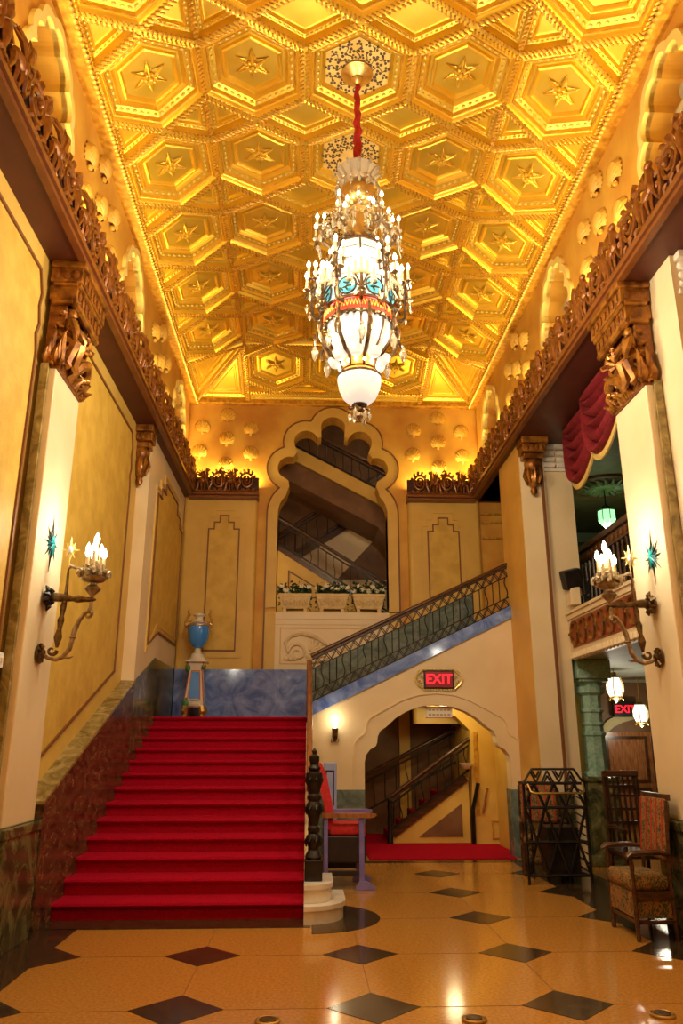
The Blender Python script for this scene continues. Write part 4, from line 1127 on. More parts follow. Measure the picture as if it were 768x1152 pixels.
# ================================================================ CHANDELIER
CX, CY = XC, 6.55
ch = thing('chandelier', 'great glowing candle chandelier with crystal and painted glass hanging from the gold ceiling', 'chandelier', (CX, CY, 4.4))
MC = Matrix.Translation((CX, CY, 0))
def ring(b, r, z, rad, n=32): b.tube([(CX + r * cos(2 * pi * i / n), CY + r * sin(2 * pi * i / n), z) for i in range(n + 1)], rad, 6)
b = MB().lathe([(.02, 8.50), (.16, 8.485), (.17, 8.46), (.12, 8.43), (.06, 8.40), (.07, 8.37), (.03, 8.33), (.0, 8.32)], 20, MC); b.build('ceiling_hub', 'brass', ch, 40)
mat('velvet_red', (.42, .012, .012), (.55, .03, .02), rough=.8, scale=12)
pts = [(CX + .012 * sin(k * 1.9), CY + .012 * cos(k * 1.9), 8.34 - k * .058) for k in range(20)]
b = MB().tube(pts, [.020 + .010 * (k % 2) + .0012 * k for k in range(20)], 8); b.build('suspension_sleeve', 'velvet_red', ch, 50)
# crystal crown
b = MB().lathe([(.10, 7.00), (.12, 7.06), (.15, 7.11), (.20, 7.17), (.21, 7.19), (.19, 7.18), (.13, 7.12), (.08, 7.06)], 24, MC)
for i in range(12):
    a = 2 * pi * i / 12
    b.tube([(CX + .15 * cos(a), CY + .15 * sin(a), 7.08), (CX + .20 * cos(a), CY + .20 * sin(a), 7.15), (CX + .235 * cos(a), CY + .235 * sin(a), 7.17), (CX + .24 * cos(a), CY + .24 * sin(a), 7.12)], [.02, .022, .018, .008], 5)
b.build('crystal_crown', 'crystal', ch, 40)
b = MB().lathe([(.14, 6.98), (.175, 6.95), (.18, 6.92), (.15, 6.86), (.10, 6.80), (.05, 6.78), (.05, 6.70), (.07, 6.64), (.05, 6.55), (.09, 6.45), (.12, 6.38), (.10, 6.32), (.16, 6.27), (.22, 6.24)], 24, MC); b.build('stem', 'brass', ch, 40)
def candle_mesh():
    c = MB().lathe([(.026, 0), (.030, .012), (.016, .018), (.013, .02), (.012, .13)], 8); f = MB().lathe([(.008, .13), (.019, .15), (.020, .168), (.012, .19), (.0, .212)], 8)
    return c.mesh('candle', 'candle_white', 40), f.mesh('bulb', 'bulb', 60)
can_me, blb_me = candle_mesh()
def candles(arm, spots):
    for (x, y, z, s) in spots:
        for me, nm in ((can_me, 'candle'), (blb_me, 'bulb')):
            o = bpy.data.objects.new(nm, me); COL.objects.link(o); o.parent = arm
            root = arm.parent
            o.location = (x, y, z); o.scale = (s, s, s)
def scroll_arm(a, r0, z0, r1, z1, sag):
    d = (cos(a), sin(a)); p = lambda r, z: (CX + r * d[0], CY + r * d[1], z)
    return [p(r0, z0), p(r0 + (r1 - r0) * .3, z0 - sag * .8), p(r0 + (r1 - r0) * .65, z0 - sag), p(r0 + (r1 - r0) * .92, z0 - sag * .4), p(r1, z1 - .03), p(r1, z1)]
# inner crown of six candles, upper tier of six arms with three candles, lower tier of six arms
a_ = MB(); ring(a_, .13, 6.68, .012, 20)
for i in range(6): a_.tube([(CX + .05 * cos(i * pi / 3), CY + .05 * sin(i * pi / 3), 6.66), (CX + .13 * cos(i * pi / 3), CY + .13 * sin(i * pi / 3), 6.68)], .01, 5)
ar = a_.build('candle_ring', 'brass', ch, 50)
candles(ar, [(CX + .13 * cos(i * pi / 3 + .5), CY + .13 * sin(i * pi / 3 + .5), 6.685, .85) for i in range(6)])
for tier, (r0, z0, r1, z1, n, off, sc_) in enumerate(((.10, 6.40, .38, 6.44, 6, 0.0, .9), (.33, 5.52, .46, 5.86, 6, 0.0, 1.0))):
    for i in range(n):
        a = 2 * pi * i / n + off
        m_ = MB(); m_.tube(scroll_arm(a, r0, z0, r1, z1, .12 if tier == 0 else .05), [.016, .02, .02, .016, .014, .012], 6)
        spots = []
        for k, (dr, da, dz) in enumerate(((.03, 0, .05), (-.035, .16, 0.02), (-.035, -.16, 0), (.05, .17, -.12))):
            r = r1 + dr; aa = a + da * (.36 / r1); q = (CX + r * cos(aa), CY + r * sin(aa), z1 + dz)
            m_.tube([(CX + r1 * cos(a), CY + r1 * sin(a), z1 - .06), (CX + (r + .01) * cos(aa), CY + (r + .01) * sin(aa), z1 - .09 + dz), (q[0], q[1], q[2])], [.010, .012, .010], 5)
            m_.lathe([(.008, -.02), (.034, 0), (.030, .008), (.01, .01)], 8, Matrix.Translation(q)); spots.append((*q, sc_))
        for k in range(6):      # leaf sprays on the arm
            t = k / 6; r = r0 + (r1 - r0) * t; z = z0 + (z1 - z0) * t - .03
            m_.tube([(CX + r * cos(a), CY + r * sin(a), z), (CX + (r + .04) * cos(a + .10 * (-1) ** k), CY + (r + .04) * sin(a + .10 * (-1) ** k), z - .05 + .10 * (k % 2))], [.016, .004], 5)
        ar = m_.build('candle_arm', 'pale_bronze' if tier == 0 else 'bronze', ch, 45)
        candles(ar, spots)
        if tier == 1:      # tall single candle standing in front of each face of the lantern
            a2 = a + pi / 6
            m_ = MB(); r = .41; p0 = (CX + r * cos(a2), CY + r * sin(a2), 0)
            m_.tube([(CX + .33 * cos(a2), CY + .33 * sin(a2), 5.50), (p0[0], p0[1], 5.55), (p0[0], p0[1], 5.72)], [.02, .02, .014], 6)
            for s in (-1, 1):
                for q, dz in ((.10, .08), (.20, .02)):
                    m_.tube([(p0[0], p0[1], 5.58), (CX + .40 * cos(a2 + s * q * 2.1 * .7), CY + .40 * sin(a2 + s * q * 2.1 * .7), 5.64 + dz)], [.01, .008], 5)
            m_.ball((p0[0], p0[1], 5.53), .045, 8, 6)
            ar = m_.build('candle_arm', 'bronze', ch, 45)
            sp_ = [(p0[0], p0[1], 5.73, 1.25)] + [(CX + .40 * cos(a2 + s * q * 1.47), CY + .40 * sin(a2 + s * q * 1.47), 5.64 + dz, 1.1) for s in (-1, 1) for q, dz in ((.10, .08), (.20, .02))]
            candles(ar, sp_)
# eight-sided painted-glass lantern
NS = 8
prof = [(.235, 6.24), (.30, 6.08), (.335, 5.86), (.34, 5.70), (.31, 5.535)]
low = [(.305, 5.40), (.295, 5.30), (.25, 5.17), (.19, 5.09), (.15, 5.05)]
for i in range(NS):
    a0 = 2 * pi * i / NS + .02 - pi / 2; a1 = a0 + 2 * pi / NS - .04
    def face(pr, nm, m, k=3):
        vs = [(CX + r * cos(a0 + (a1 - a0) * j / k), CY + r * sin(a0 + (a1 - a0) * j / k), z) for r, z in pr for j in range(k + 1)]
        fs = [(q * (k + 1) + j, q * (k + 1) + j + 1, (q + 1) * (k + 1) + j + 1, (q + 1) * (k + 1) + j) for q in range(len(pr) - 1) for j in range(k)]
        g = MB().add(vs, fs); return g.build(nm, m, ch)
    gp = face(prof, 'glass_panel', 'lantern_glass', 1)
    face(low, 'bowl_panel', 'bowl_glass')
    face([(.325, 5.535), (.345, 5.47), (.322, 5.40)], 'painted_band', 'red_band', 1)
    am = (a0 + a1) / 2
    md = MB(); Mm = Matrix.Translation((CX + .322 * cos(am), CY + .322 * sin(am), 5.655)) @ Matrix.Rotation(am, 4, 'Z') @ Matrix.Rotation(pi / 2, 4, 'Y')
    md.lathe([(.088, -.004), (.088, .012), (.0, .014)], 18, Mm); mo = md.build('medallion', 'teal_glass', ch)
    mr = MB(); mr.tube([tuple(Mm @ Vector((.09 * cos(2 * pi * k / 18), .09 * sin(2 * pi * k / 18), .012))) for k in range(19)], .009, 5)
    for k in range(5): mr.tube([tuple(Mm @ Vector((.0 + .02 * cos(k * 1.3), .01 * k - .02, .017))), tuple(Mm @ Vector((.05 * cos(k * 1.3), .05 * sin(k * 1.3), .017)))], .008, 4)
    mr.build('medallion_rim', 'bronze', mo, 50)
    rib = MB(); ar_ = a0 - .02
    rib.tube([(CX + (r + .004) * cos(ar_), CY + (r + .004) * sin(ar_), z) for r, z in prof + [(.345, 5.47)] + low], .011, 6); rib.build('rib', 'bronze', ch, 50)
    zz = MB()
    for k in range(8):
        u0 = a0 + (a1 - a0) * k / 8; u1 = a0 + (a1 - a0) * (k + .5) / 8; u2 = a0 + (a1 - a0) * (k + 1) / 8; r = .338
        zz.tube([(CX + r * cos(u0), CY + r * sin(u0), 5.44), (CX + r * cos(u1) * 1, CY + r * sin(u1), 5.50), (CX + r * cos(u2), CY + r * sin(u2), 5.44)], .006, 4)
    zz.build('band_scroll', 'orange_glow', gp, 50)
for r_, z_, t_ in ((.325, 5.545, .016), (.32, 5.395, .018), (.235, 6.25, .016)):
    b = MB(); ring(b, r_, z_, t_); b.build('hoop', 'bronze', ch, 50)
for i in range(NS):       # lead lines of the painted glass
    b = MB()
    a0 = 2 * pi * i / NS - pi / 2; a1 = a0 + 2 * pi / NS
    for z_, r_ in ((5.80, .339), (5.98, .320), (6.12, .288)):
        b.tube([(CX + (r_ + .003) * cos(a), CY + (r_ + .003) * sin(a), z_) for a in (a0, a1)], .0035, 4)
    b.build('lead_line', 'bronze', ch)
b = MB()
for i in range(32):
    a = 2 * pi * i / 32; b.ball((CX + .33 * cos(a), CY + .33 * sin(a), 5.38), .02, 5, 4, None, (1, 1, 1.6))
b.build('hoop_beading', 'bronze', ch, 50)
# lower cage: scrolls and small cups, glowing ring, bowl
b = MB()
for i in range(8):
    a = 2 * pi * i / 8 + .2; d = (cos(a), sin(a)); p = lambda r, z: (CX + r * d[0], CY + r * d[1], z)
    b.tube([p(.36, 5.46), p(.39, 5.30), p(.345, 5.16), p(.25, 5.05), p(.18, 5.02), p(.165, 4.92)], [.014, .022, .02, .02, .018, .012], 6)
    b.tube([p(.39, 5.30), p(.43, 5.22), p(.42, 5.14), p(.39, 5.14)], [.014, .014, .010, .006], 5)
b.build('scroll_cage', 'bronze', ch, 50)
cup_me = MB().lathe([(.0, -.05), (.05, -.04), (.07, .0), (.075, .03)], 10).mesh('glass_cup', 'bowl_glass', 50)
for i in range(8):
    a = 2 * pi * i / 8 + .2 + pi / 8
    put(cup_me, 'glass_cup', ch, (CX + .225 * cos(a), CY + .225 * sin(a), 5.03))
b = MB().lathe([(.15, 5.06), (.175, 5.00), (.155, 4.94), (.17, 4.88), (.185, 4.86)], 24, MC); b.build('painted_ring', 'orange_glow', ch, 40)
b = MB()
for i in range(14):
    a = 2 * pi * i / 14; b.ball((CX + .175 * cos(a), CY + .175 * sin(a), 4.965), .020, 6, 5)
b.build('ring_bulb', 'bulb', ch, 60)
for r_, z_, t_ in ((.20, 4.855, .014), (.165, 4.915, .010)):
    b = MB(); ring(b, r_, z_, t_); b.build('bowl_rim', 'bronze', ch, 50)
b = MB().lathe([(.205, 4.85), (.205, 4.81), (.19, 4.73), (.155, 4.65), (.10, 4.595), (.05, 4.575)], 28, MC); b.build('bowl', 'bowl_glass', ch, 60)
b = MB().lathe([(.06, 4.59), (.075, 4.57), (.04, 4.55), (.05, 4.52), (.03, 4.49), (.035, 4.46), (.0, 4.41)], 12, MC)
for i in range(6):
    a = 2 * pi * i / 6; b.tube([(CX + .04 * cos(a), CY + .04 * sin(a), 4.55), (CX + .09 * cos(a), CY + .09 * sin(a), 4.53), (CX + .11 * cos(a), CY + .11 * sin(a), 4.56)], [.012, .012, .004], 5)
b.build('finial', 'bronze', ch, 40)
# crystal drops and swags
def drop(b, x, y, z, s=1.0):
    b.lathe([(0, .03 * s), (.010 * s, .02 * s), (.004 * s, .01 * s), (.018 * s, -.02 * s), (.012 * s, -.05 * s), (0, -.075 * s)], 6, Matrix.Translation((x, y, z)))
for nm, r, z, n, s in (('crystal_fringe', .22, 6.98, 16, 1.2), ('crystal_fringe', .28, 6.52, 14, 1.5), ('crystal_fringe', .40, 6.33, 18, 1.3), ('crystal_fringe', .42, 5.16, 8, 2.0), ('crystal_fringe', .50, 5.62, 18, 1.1), ('crystal_fringe', .09, 4.50, 6, 1.2)):
    b = MB(); drop(b, 0, 0, 0, s); dme = b.mesh('crystal_drop', 'crystal', 30)
    for i in range(n):
        a = 2 * pi * i / n; put(dme, 'crystal_drop', ch, (CX + r * cos(a), CY + r * sin(a), z - .02 * (i % 2)))
b = MB()
for i in range(12):
    a = 2 * pi * i / 12
    for k in range(9):
        t = k / 8; r = .14 + .24 * t; z = 6.92 - .38 * t - .10 * sin(pi * t)
        b.ball((CX + r * cos(a), CY + r * sin(a), z), .013, 6, 4)
b.build('crystal_swag', 'crystal', ch, 30)

for i in range(6):
    a = 2 * pi * (i + .5) / 6
    light('chandelier_light', 'POINT', (CX + 1.15 * cos(a), CY + 1.15 * sin(a), 5.5), 66, (1, .84, .57), .10)
# ================================================================ SCONCES
def sconce(label, X, s, Y):
    o = thing('candle_sconce', label, 'sconce', (X, Y, 2.32), 'candle sconces on the pilasters')
    D = lambda d, z, dy=0: (X + s * d, Y + dy, z)
    Rp = Matrix.Translation((X, Y, 0)) @ Matrix.Rotation(s * pi / 2, 4, 'Y')
    lx = lambda z: Matrix.Translation((X + s * .012, Y, z)) @ Matrix.Rotation(s * pi / 2, 4, 'Y')
    b = MB().lathe([(.085, .0), (.09, .012), (.06, .022), (.035, .03), (.03, .05), (.0, .055)], 16, lx(2.31))
    for i in range(10):
        a = 2 * pi * i / 10; b.tube([tuple(lx(2.31) @ Vector((.03 * cos(a), .03 * sin(a), .03))), tuple(lx(2.31) @ Vector((.085 * cos(a), .085 * sin(a), .018)))], [.008, .012], 4)
    b.build('lower_rosette', 'bronze', o, 40)
    b = MB().lathe([(.06, 0), (.06, .015), (.035, .04), (.03, .07), (.0, .07)], 12, lx(2.80))
    for i in range(10):
        a = 2 * pi * i / 10; r = .12 if i % 2 == 0 else .09
        b.tube([tuple(lx(2.80) @ Vector((.02 * cos(a), .02 * sin(a), .02))), tuple(lx(2.80) @ Vector((r * .7 * cos(a), r * .7 * sin(a), .04))), tuple(lx(2.80) @ Vector((r * cos(a), r * sin(a), .02)))], [.02, .026, .006], 5)
    b.build('upper_rosette', 'iron' if s > 0 else 'bronze', o, 40)
    b = MB().tube([D(.05, 2.80), D(.10, 2.805), D(.16, 2.80), D(.22, 2.795), D(.26, 2.79), D(.30, 2.79), D(.36, 2.785), D(.43, 2.785), D(.46, 2.785)], [.030, .042, .038, .030, .022, .036, .022, .022, .006], 8); b.build('cross_arm', 'bronze', o, 45)
    # hanging rod with spear tip, and lower S-scroll
    b = MB().tube([D(.19, 3.06), D(.19, 2.80), D(.18, 2.72), D(.175, 2.64), D(.17, 2.60), D(.165, 2.52), D(.16, 2.45), D(.16, 2.36)], [.010, .018, .028, .018, .032, .020, .038, .012], 8)
    sp = [D(.165 - .045 + .045 * cos(t * .55) * (1 - t / 14), 2.335 + .045 * sin(-t * .55) * (1 - t / 14)) for t in range(11)]
    b.tube(sp, [.018 - .001 * t for t in range(11)], 6)
    b.build('hanging_rod', 'bronze', o, 45)
    b = MB().tube([D(.04, 2.31), D(.09, 2.27), D(.16, 2.255), D(.22, 2.28), D(.27, 2.35), D(.285, 2.43), D(.30, 2.52), D(.33, 2.60), D(.37, 2.665), D(.42, 2.69)], [.012, .016, .018, .020, .022, .020, .024, .020, .018, .016], 8)
    b.tube([D(.22, 2.28), D(.28, 2.275), D(.31, 2.285)], [.014, .010, .003], 5); b.lathe([(.02, -.01), (.035, 0), (.02, .01)], 10, Matrix.Translation(D(.288, 2.45)))
    sp = [D(.40 + .045 * cos(1.6 - t * .55) * (1 - t / 15), 2.655 + .045 * sin(1.6 - t * .55) * (1 - t / 15)) for t in range(12)]
    b.tube(sp, [.016 - .0008 * t for t in range(12)], 6); b.build('scroll_bracket', 'pale_bronze', o, 45)
    Mb = Matrix.Translation(D(.42, 0))
    b = MB().lathe([(.012, 2.66), (.018, 2.72), (.012, 2.78), (.02, 2.82), (.05, 2.85), (.075, 2.88), (.06, 2.90), (.035, 2.915), (.035, 2.935), (.09, 2.95), (.11, 2.97), (.112, 2.985), (.0, 2.985)], 18, Mb); bw = b.build('bowl', 'pale_bronze', o, 40)
    lf = MB()
    for ring_, (n, r, z) in enumerate(((14, .095, 3.0), (10, .06, 3.05))):
        for i in range(n):
            a = 2 * pi * i / n + ring_ * .3; x, y = r * cos(a), r * sin(a); c0 = D(.42, 0)
            lf.tube([(c0[0] + x * .8, c0[1] + y * .8, z - .02), (c0[0] + x * 1.15, c0[1] + y * 1.15, z + .03), (c0[0] + x * 1.5, c0[1] + y * 1.5, z + .03), (c0[0] + x * 1.6, c0[1] + y * 1.6, z)], [.014, .024, .020, .006], 5)
            lf.ball((c0[0] + x * 1.3, c0[1] + y * 1.3, z + .03 * (i % 2)), .026, 6, 4)
    lf.tube([D(.19, 3.06), D(.21, 3.09), D(.26, 3.07), D(.32, 3.06)], [.008, .02, .016, .012], 6)
    lf.build('flower_spray', 'spray_metal', o, 40)
    sp_ = [(D(.42, 3.10)[0], Y, 3.12, 1.35)]
    for i in range(7):
        a = 2 * pi * i / 7 + .3; sp_.append((X + s * .42 + .075 * cos(a), Y + .075 * sin(a), 3.0 + .05 * (i % 2), 1.25))
    candles(bw, sp_)
    # gilt sunburst on the stem
    c = D(.19, 3.235)
    b = MB()
    for i in range(16):
        a = 2 * pi * i / 16; r = (.13, .075, .10, .07)[i % 4]
        b.tube([(c[0] + .02 * cos(a) * .7, c[1] + .0, c[2] + .02 * sin(a)), (c[0] + r * .55 * cos(a) * .62, c[1], c[2] + r * .55 * sin(a)), (c[0] + r * cos(a) * .62, c[1], c[2] + r * sin(a))], [.014, .012, .002], 5)
    b.tube([(c[0], c[1], c[2] - .05), (c[0], c[1], 3.08)], .006, 5)
    sb_ = b.build('sunburst', 'sun_gold', o, 40)
    b = MB().ball(c, .036, 10, 6, None, (.8, .7, 1.2)); b.build('sunburst_jewel', 'jewel_white', sb_, 60)
    light('sconce_lamp', 'POINT', D(.42, 3.46), 17, (1, .92, .76), .07)
    return o
mat('spray_metal', (.32, .25, .14), (.62, .54, .40), rough=.35, metal=.5, scale=30)
mat('sun_gold', (.85, .66, .18), (.95, .82, .40), rough=.3, metal=.4, scale=10)
mat('jewel_white', (.80, .90, .95), rough=.15)
mat('turquoise', (.01, .34, .36), (.03, .45, .46), rough=.25, scale=10)
sconce('bronze candle sconce with sunburst on the left pilaster above the marble parapet', -2.35, 1, 6.86)
sconce('bronze candle sconce with sunburst on the right pilaster near the balcony', 3.21, -1, 6.96)
def wall_star(label, X, s, Y, Z):
    o = thing('star_ornament', label, 'ornament', (X, Y, Z), 'turquoise stars on the pilasters')
    b = MB()
    for i in range(16):
        a = 2 * pi * i / 16; r = (.30, .13, .19, .13)[i % 4] if i % 8 else .17
        if i % 4 == 0 and i % 8: r = .27
        b.tube([(X + s * .016, Y + .03 * cos(a), Z + .03 * sin(a)), (X + s * .005, Y + r * cos(a), Z + r * sin(a))], [.013, .0015], 4)
    b.build('ray', 'iron', o)
    t = MB(); vs = [(X + s * .045, Y, Z)]
    for i in range(16):
        a = 2 * pi * i / 16; r = .125 if i % 2 == 0 else .055; vs.append((X + s * .003, Y + r * cos(a), Z + r * 1.15 * sin(a)))
    t.add(vs, [(0, 1 + i, 1 + (i + 1) % 16) for i in range(16)]); t.build('star', 'turquoise', o)
wall_star('turquoise enamel star with black rays on the left pilaster', -2.35, 1, 6.88, 3.30)
wall_star('turquoise enamel star with black rays on the right pilaster', 3.21, -1, 6.87, 3.23)

# ================================================================ THINGS
def text_mesh(body, size, ext):
    cu_ = bpy.data.curves.new('text', 'FONT'); cu_.body = body; cu_.size = size; cu_.extrude = ext; cu_.align_x = 'CENTER'; cu_.align_y = 'CENTER'; cu_.offset = size * .02
    o = bpy.data.objects.new('text', cu_); COL.objects.link(o)
    dg = bpy.context.evaluated_depsgraph_get(); dg.update()
    me = bpy.data.meshes.new_from_object(o.evaluated_get(dg)); bpy.data.objects.remove(o); bpy.data.curves.remove(cu_)
    return me
# ---- exit sign above the arch
ex = thing('exit_sign', 'red lit exit sign in a gilt scrolled frame above the arch', 'exit sign', (1.99, YW, 2.35))
b = MB().bbox(1.76, 2.22, YW - .045, YW - .002, 2.365, 2.635, .01); b.build('box', 'plain_black', ex)
mat('exit_face', (.10, .004, .008), rough=.3, emit=(.5, .004, .01), estr=.25)
b = MB().bbox(1.785, 2.195, YW - .052, YW - .044, 2.385, 2.615, .003); b.build('face', 'exit_face', ex)
te = text_mesh('EXIT', .20, .003); te.materials.clear(); te.materials.append(MATS['exit_red'])
o = put(te, 'lettering', ex, (1.99, YW - .057, 2.50), (pi / 2, 0, 0)); o.matrix_parent_inverse = Matrix.Translation(-Vector(ex.location))
b = MB()
for s in (-1, 1):
    for k in range(4):
        x = 1.99 + s * (.26 + .03 * (k % 2)); z = 2.39 + .075 * k
        b.tube([(x + s * .03 * cos(t * .6) * (1 - t / 12), YW - .03, z + .03 * sin(t * .6) * (1 - t / 12)) for t in range(10)], .010, 5)
    b.tube([(1.99 + s * .24, YW - .03, 2.36), (1.99 + s * .32, YW - .03, 2.42), (1.99 + s * .36, YW - .03, 2.50), (1.99 + s * .32, YW - .03, 2.58), (1.99 + s * .24, YW - .03, 2.645)], [.012, .016, .02, .016, .012], 6)
    for k in range(6):
        b.ball((1.99 + s * (.03 + .04 * k), YW - .03, 2.655), .016, 6, 4); b.ball((1.99 + s * (.03 + .04 * k), YW - .03, 2.345), .016, 6, 4)
b.build('scroll_frame', 'sun_gold', ex, 40)
# ---- notice hanging in the arch
nt_ = thing('notice_board', 'small white notice hanging from the crown of the arch', 'notice', (2.0, YW + .1, 1.93))
b = MB().bbox(1.80, 2.20, YW + .09, YW + .11, 1.94, 2.10, .004); b.build('board', 'notice_white' if 'notice_white' in MATS else (mat('notice_white', (.85, .82, .74), rough=.4), 'notice_white')[1], nt_)
b = MB(); b.box(1.79, 2.21, YW + .085, YW + .115, 1.935, 1.945); b.box(1.79, 2.21, YW + .085, YW + .115, 2.095, 2.105); b.build('edging', 'velvet_red', nt_)
b = MB()
for r_, z in enumerate((2.055, 1.985)):
    for k in range(6): b.box(1.835 + k * .058, 1.878 + k * .058, YW + .087, YW + .09, z - .012, z + .012)
b.build('print_line', 'niche_grey', nt_)
b = MB(); b.tube([(1.86, YW + .1, 2.10), (1.86, YW + .1, 2.15)], .006, 5); b.tube([(2.14, YW + .1, 2.10), (2.14, YW + .1, 2.15)], .006, 5); b.build('hanger', 'iron', nt_)
# ---- wall lamp left of the arch
wl_ = thing('lamp_sconce', 'small bronze wall lamp left of the arch', 'wall lamp', (.41, YW, 1.55))
b = MB(); b.ball((.41, YW - .015, 1.69), .06, 8, 6, None, (.7, .25, 1.7)); b.tube([(.41, YW - .02, 1.64), (.41, YW - .08, 1.62), (.41, YW - .10, 1.68)], .012, 6); b.build('backplate', 'bronze', wl_, 40)
b = MB().lathe([(.012, 1.66), (.04, 1.68), (.045, 1.74), (.05, 1.78), (.03, 1.785)], 10, Matrix.Translation((.41, YW - .10, 0)))
for s in (-1, 1): b.tube([(.41, YW - .05, 1.60), (.41 + s * .05, YW - .05, 1.58), (.41 + s * .055, YW - .05, 1.63)], .008, 5)
b.build('holder', 'bronze', wl_, 40)
b = MB().lathe([(.015, 1.785), (.03, 1.81), (.035, 1.84), (.02, 1.88), (.0, 1.90)], 10, Matrix.Translation((.41, YW - .10, 0))); b.build('bulb', 'bulb', wl_, 50)
light('wall_lamp_light', 'POINT', (.41, YW - .14, 1.93), 2.2, (1, .8, .5), .04)
# ---- switch on the left wall
sw = thing('light_switch', 'small white switch box on the left wall beside the pilaster', 'switch', (WL, 6.25, 2.1))
b = MB().bbox(WL + .031, WL + .06, 6.31, 6.41, 2.14, 2.26, .006); b.build('plate', 'notice_white', sw)
b = MB().bbox(WL + .058, WL + .07, 6.345, 6.375, 2.18, 2.22, .003); b.build('toggle', 'white_stone', sw)

# ---- urn on its stand
mat('urn_blue', (.04, .26, .84), (.06, .32, .90), rough=.12, scale=3, coat=.6)
mat('porcelain', (.72, .66, .52), (.80, .74, .60), rough=.25, scale=6)
mat('gilt_trim', (.40, .22, .05), (.60, .38, .12), rough=.35, metal=.5, scale=12)
mat('leaf_green', (.03, .20, .05), (.06, .28, .08), rough=.4, scale=8)
mat('orange_trim', (.55, .14, .02), (.65, .20, .04), rough=.35, scale=8)
UX, UY = -1.88, 13.3; MU = Matrix.Translation((UX, UY, 0))
st_ = thing('urn_stand', 'painted porcelain pedestal with blue panel and claw feet on the landing', 'pedestal', (UX, UY, ZL))
zb = ZL
for sx, sy in ((-1, -1), (1, -1), (-1, 1), (1, 1)):
    b = MB(); x, y = UX + sx * .13, UY + sy * .13
    b.tube([(x, y, zb + .20), (x + sx * .02, y + sy * .02, zb + .12), (x, y, zb + .07), (x + sx * .02, y + sy * .02, zb + .025), (x + sx * .05, y + sy * .04, zb + .02)], [.05, .055, .035, .028, .02], 7)
    for k in range(3): b.ball((x + sx * (.03 + .015 * k), y + sy * .05, zb + .018), .017, 6, 4)
    b.build('claw_foot', 'gilt_trim', st_, 40)
b = MB()
for za_, zb_, h0, h1 in ((.18, .30, .15, .155), (.30, .80, .155, .10), (.80, .92, .10, .13)):
    vs = [(UX + sx * h, UY + sy * h, zb + z) for z, h in ((za_, h0), (zb_, h1)) for sx, sy in ((-1, -1), (1, -1), (1, 1), (-1, 1))]
    b.add(vs, [(0, 1, 2, 3), (7, 6, 5, 4), (0, 4, 5, 1), (1, 5, 6, 2), (2, 6, 7, 3), (3, 7, 4, 0)])
b.build('shaft', 'porcelain', st_)
hz = lambda z: .155 + (.10 - .155) * (z - .30) / .50
b = MB(); b.add([(UX - hz(.32) * .62, UY - hz(.32) - .006, zb + .32), (UX + hz(.32) * .62, UY - hz(.32) - .006, zb + .32), (UX + hz(.76) * .62, UY - hz(.76) - .006, zb + .76), (UX - hz(.76) * .62, UY - hz(.76) - .006, zb + .76),
     (UX - hz(.32) * .62, UY - hz(.32) + .02, zb + .32), (UX + hz(.32) * .62, UY - hz(.32) + .02, zb + .32), (UX + hz(.76) * .62, UY - hz(.76) + .02, zb + .76), (UX - hz(.76) * .62, UY - hz(.76) + .02, zb + .76)], [(0, 1, 2, 3), (0, 4, 5, 1), (1, 5, 6, 2), (2, 6, 7, 3), (3, 7, 4, 0)]); b.build('blue_panel', 'urn_blue', st_)
b = MB(); q = [(UX - hz(.30) * .68, UY - hz(.30) - .01, zb + .30), (UX + hz(.30) * .68, UY - hz(.30) - .01, zb + .30), (UX + hz(.78) * .68, UY - hz(.78) - .01, zb + .78), (UX - hz(.78) * .68, UY - hz(.78) - .01, zb + .78)]
for k in range(4): b.tube([q[k], q[(k + 1) % 4]], .009, 6)
for s in (-1, 1): b.tube([(UX + s * hz(.28), UY - hz(.28), zb + .28), (UX + s * hz(.80), UY - hz(.80), zb + .80)], .010, 6)
b.build('panel_trim', 'orange_trim', st_, 40)
b = MB(); b.ball((UX - .13, UY - .14, zb + .26), .06, 8, 6, None, (.9, .5, 1.5)); b.ball((UX + .13, UY - .12, zb + .84), .04, 8, 6); b.ball((UX - .13, UY - .12, zb + .82), .045, 8, 6, None, (1, 1, 1.4)); b.build('acanthus', 'leaf_green', st_, 40)
b = MB().lathe([(.10, zb + .20), (.11, zb + .24), (.06, zb + .28)], 8, Matrix.Translation((UX, UY - .12, 0))); b.build('shell', 'porcelain', st_, 40)
b = MB()
for s in (-1, 1): b.tube([(UX + s * .11, UY - .11, zb + .80), (UX + s * .15, UY - .13, zb + .86), (UX + s * .13, UY - .12, zb + .92)], [.02, .035, .02], 6)
b.build('volute', 'gilt_trim', st_, 40)
b = MB(); b.bbox(UX - .18, UX + .18, UY - .18, UY + .18, zb + .92, zb + .95, .008); b.lathe([(.16, zb + .95), (.15, zb + .98), (.12, zb + 1.0), (.11, zb + 1.04), (.0, zb + 1.04)], 16, MU); b.build('top', 'porcelain', st_, 40)
ur = thing('urn', 'bright blue porcelain urn with gilt handles on the landing pedestal', 'urn', (UX, UY, zb + 1.04)); z = zb + 1.041
b = MB().lathe([(.11, z), (.11, z + .02), (.07, z + .04), (.05, z + .08), (.055, z + .10), (.04, z + .12)], 18, MU); b.build('foot', 'porcelain', ur, 40)
b = MB().lathe([(.04, z + .12), (.08, z + .14), (.14, z + .21), (.175, z + .32), (.185, z + .44), (.18, z + .50), (.16, z + .54), (.12, z + .56)], 24, MU); b.build('body', 'urn_blue', ur, 60)
b = MB().lathe([(.12, z + .56), (.07, z + .59), (.06, z + .63), (.07, z + .66), (.105, z + .68), (.105, z + .70), (.08, z + .705)], 20, MU); b.build('neck', 'porcelain', ur, 50)
b = MB().lathe([(.188, z + .495), (.19, z + .51), (.18, z + .53)], 24, MU)
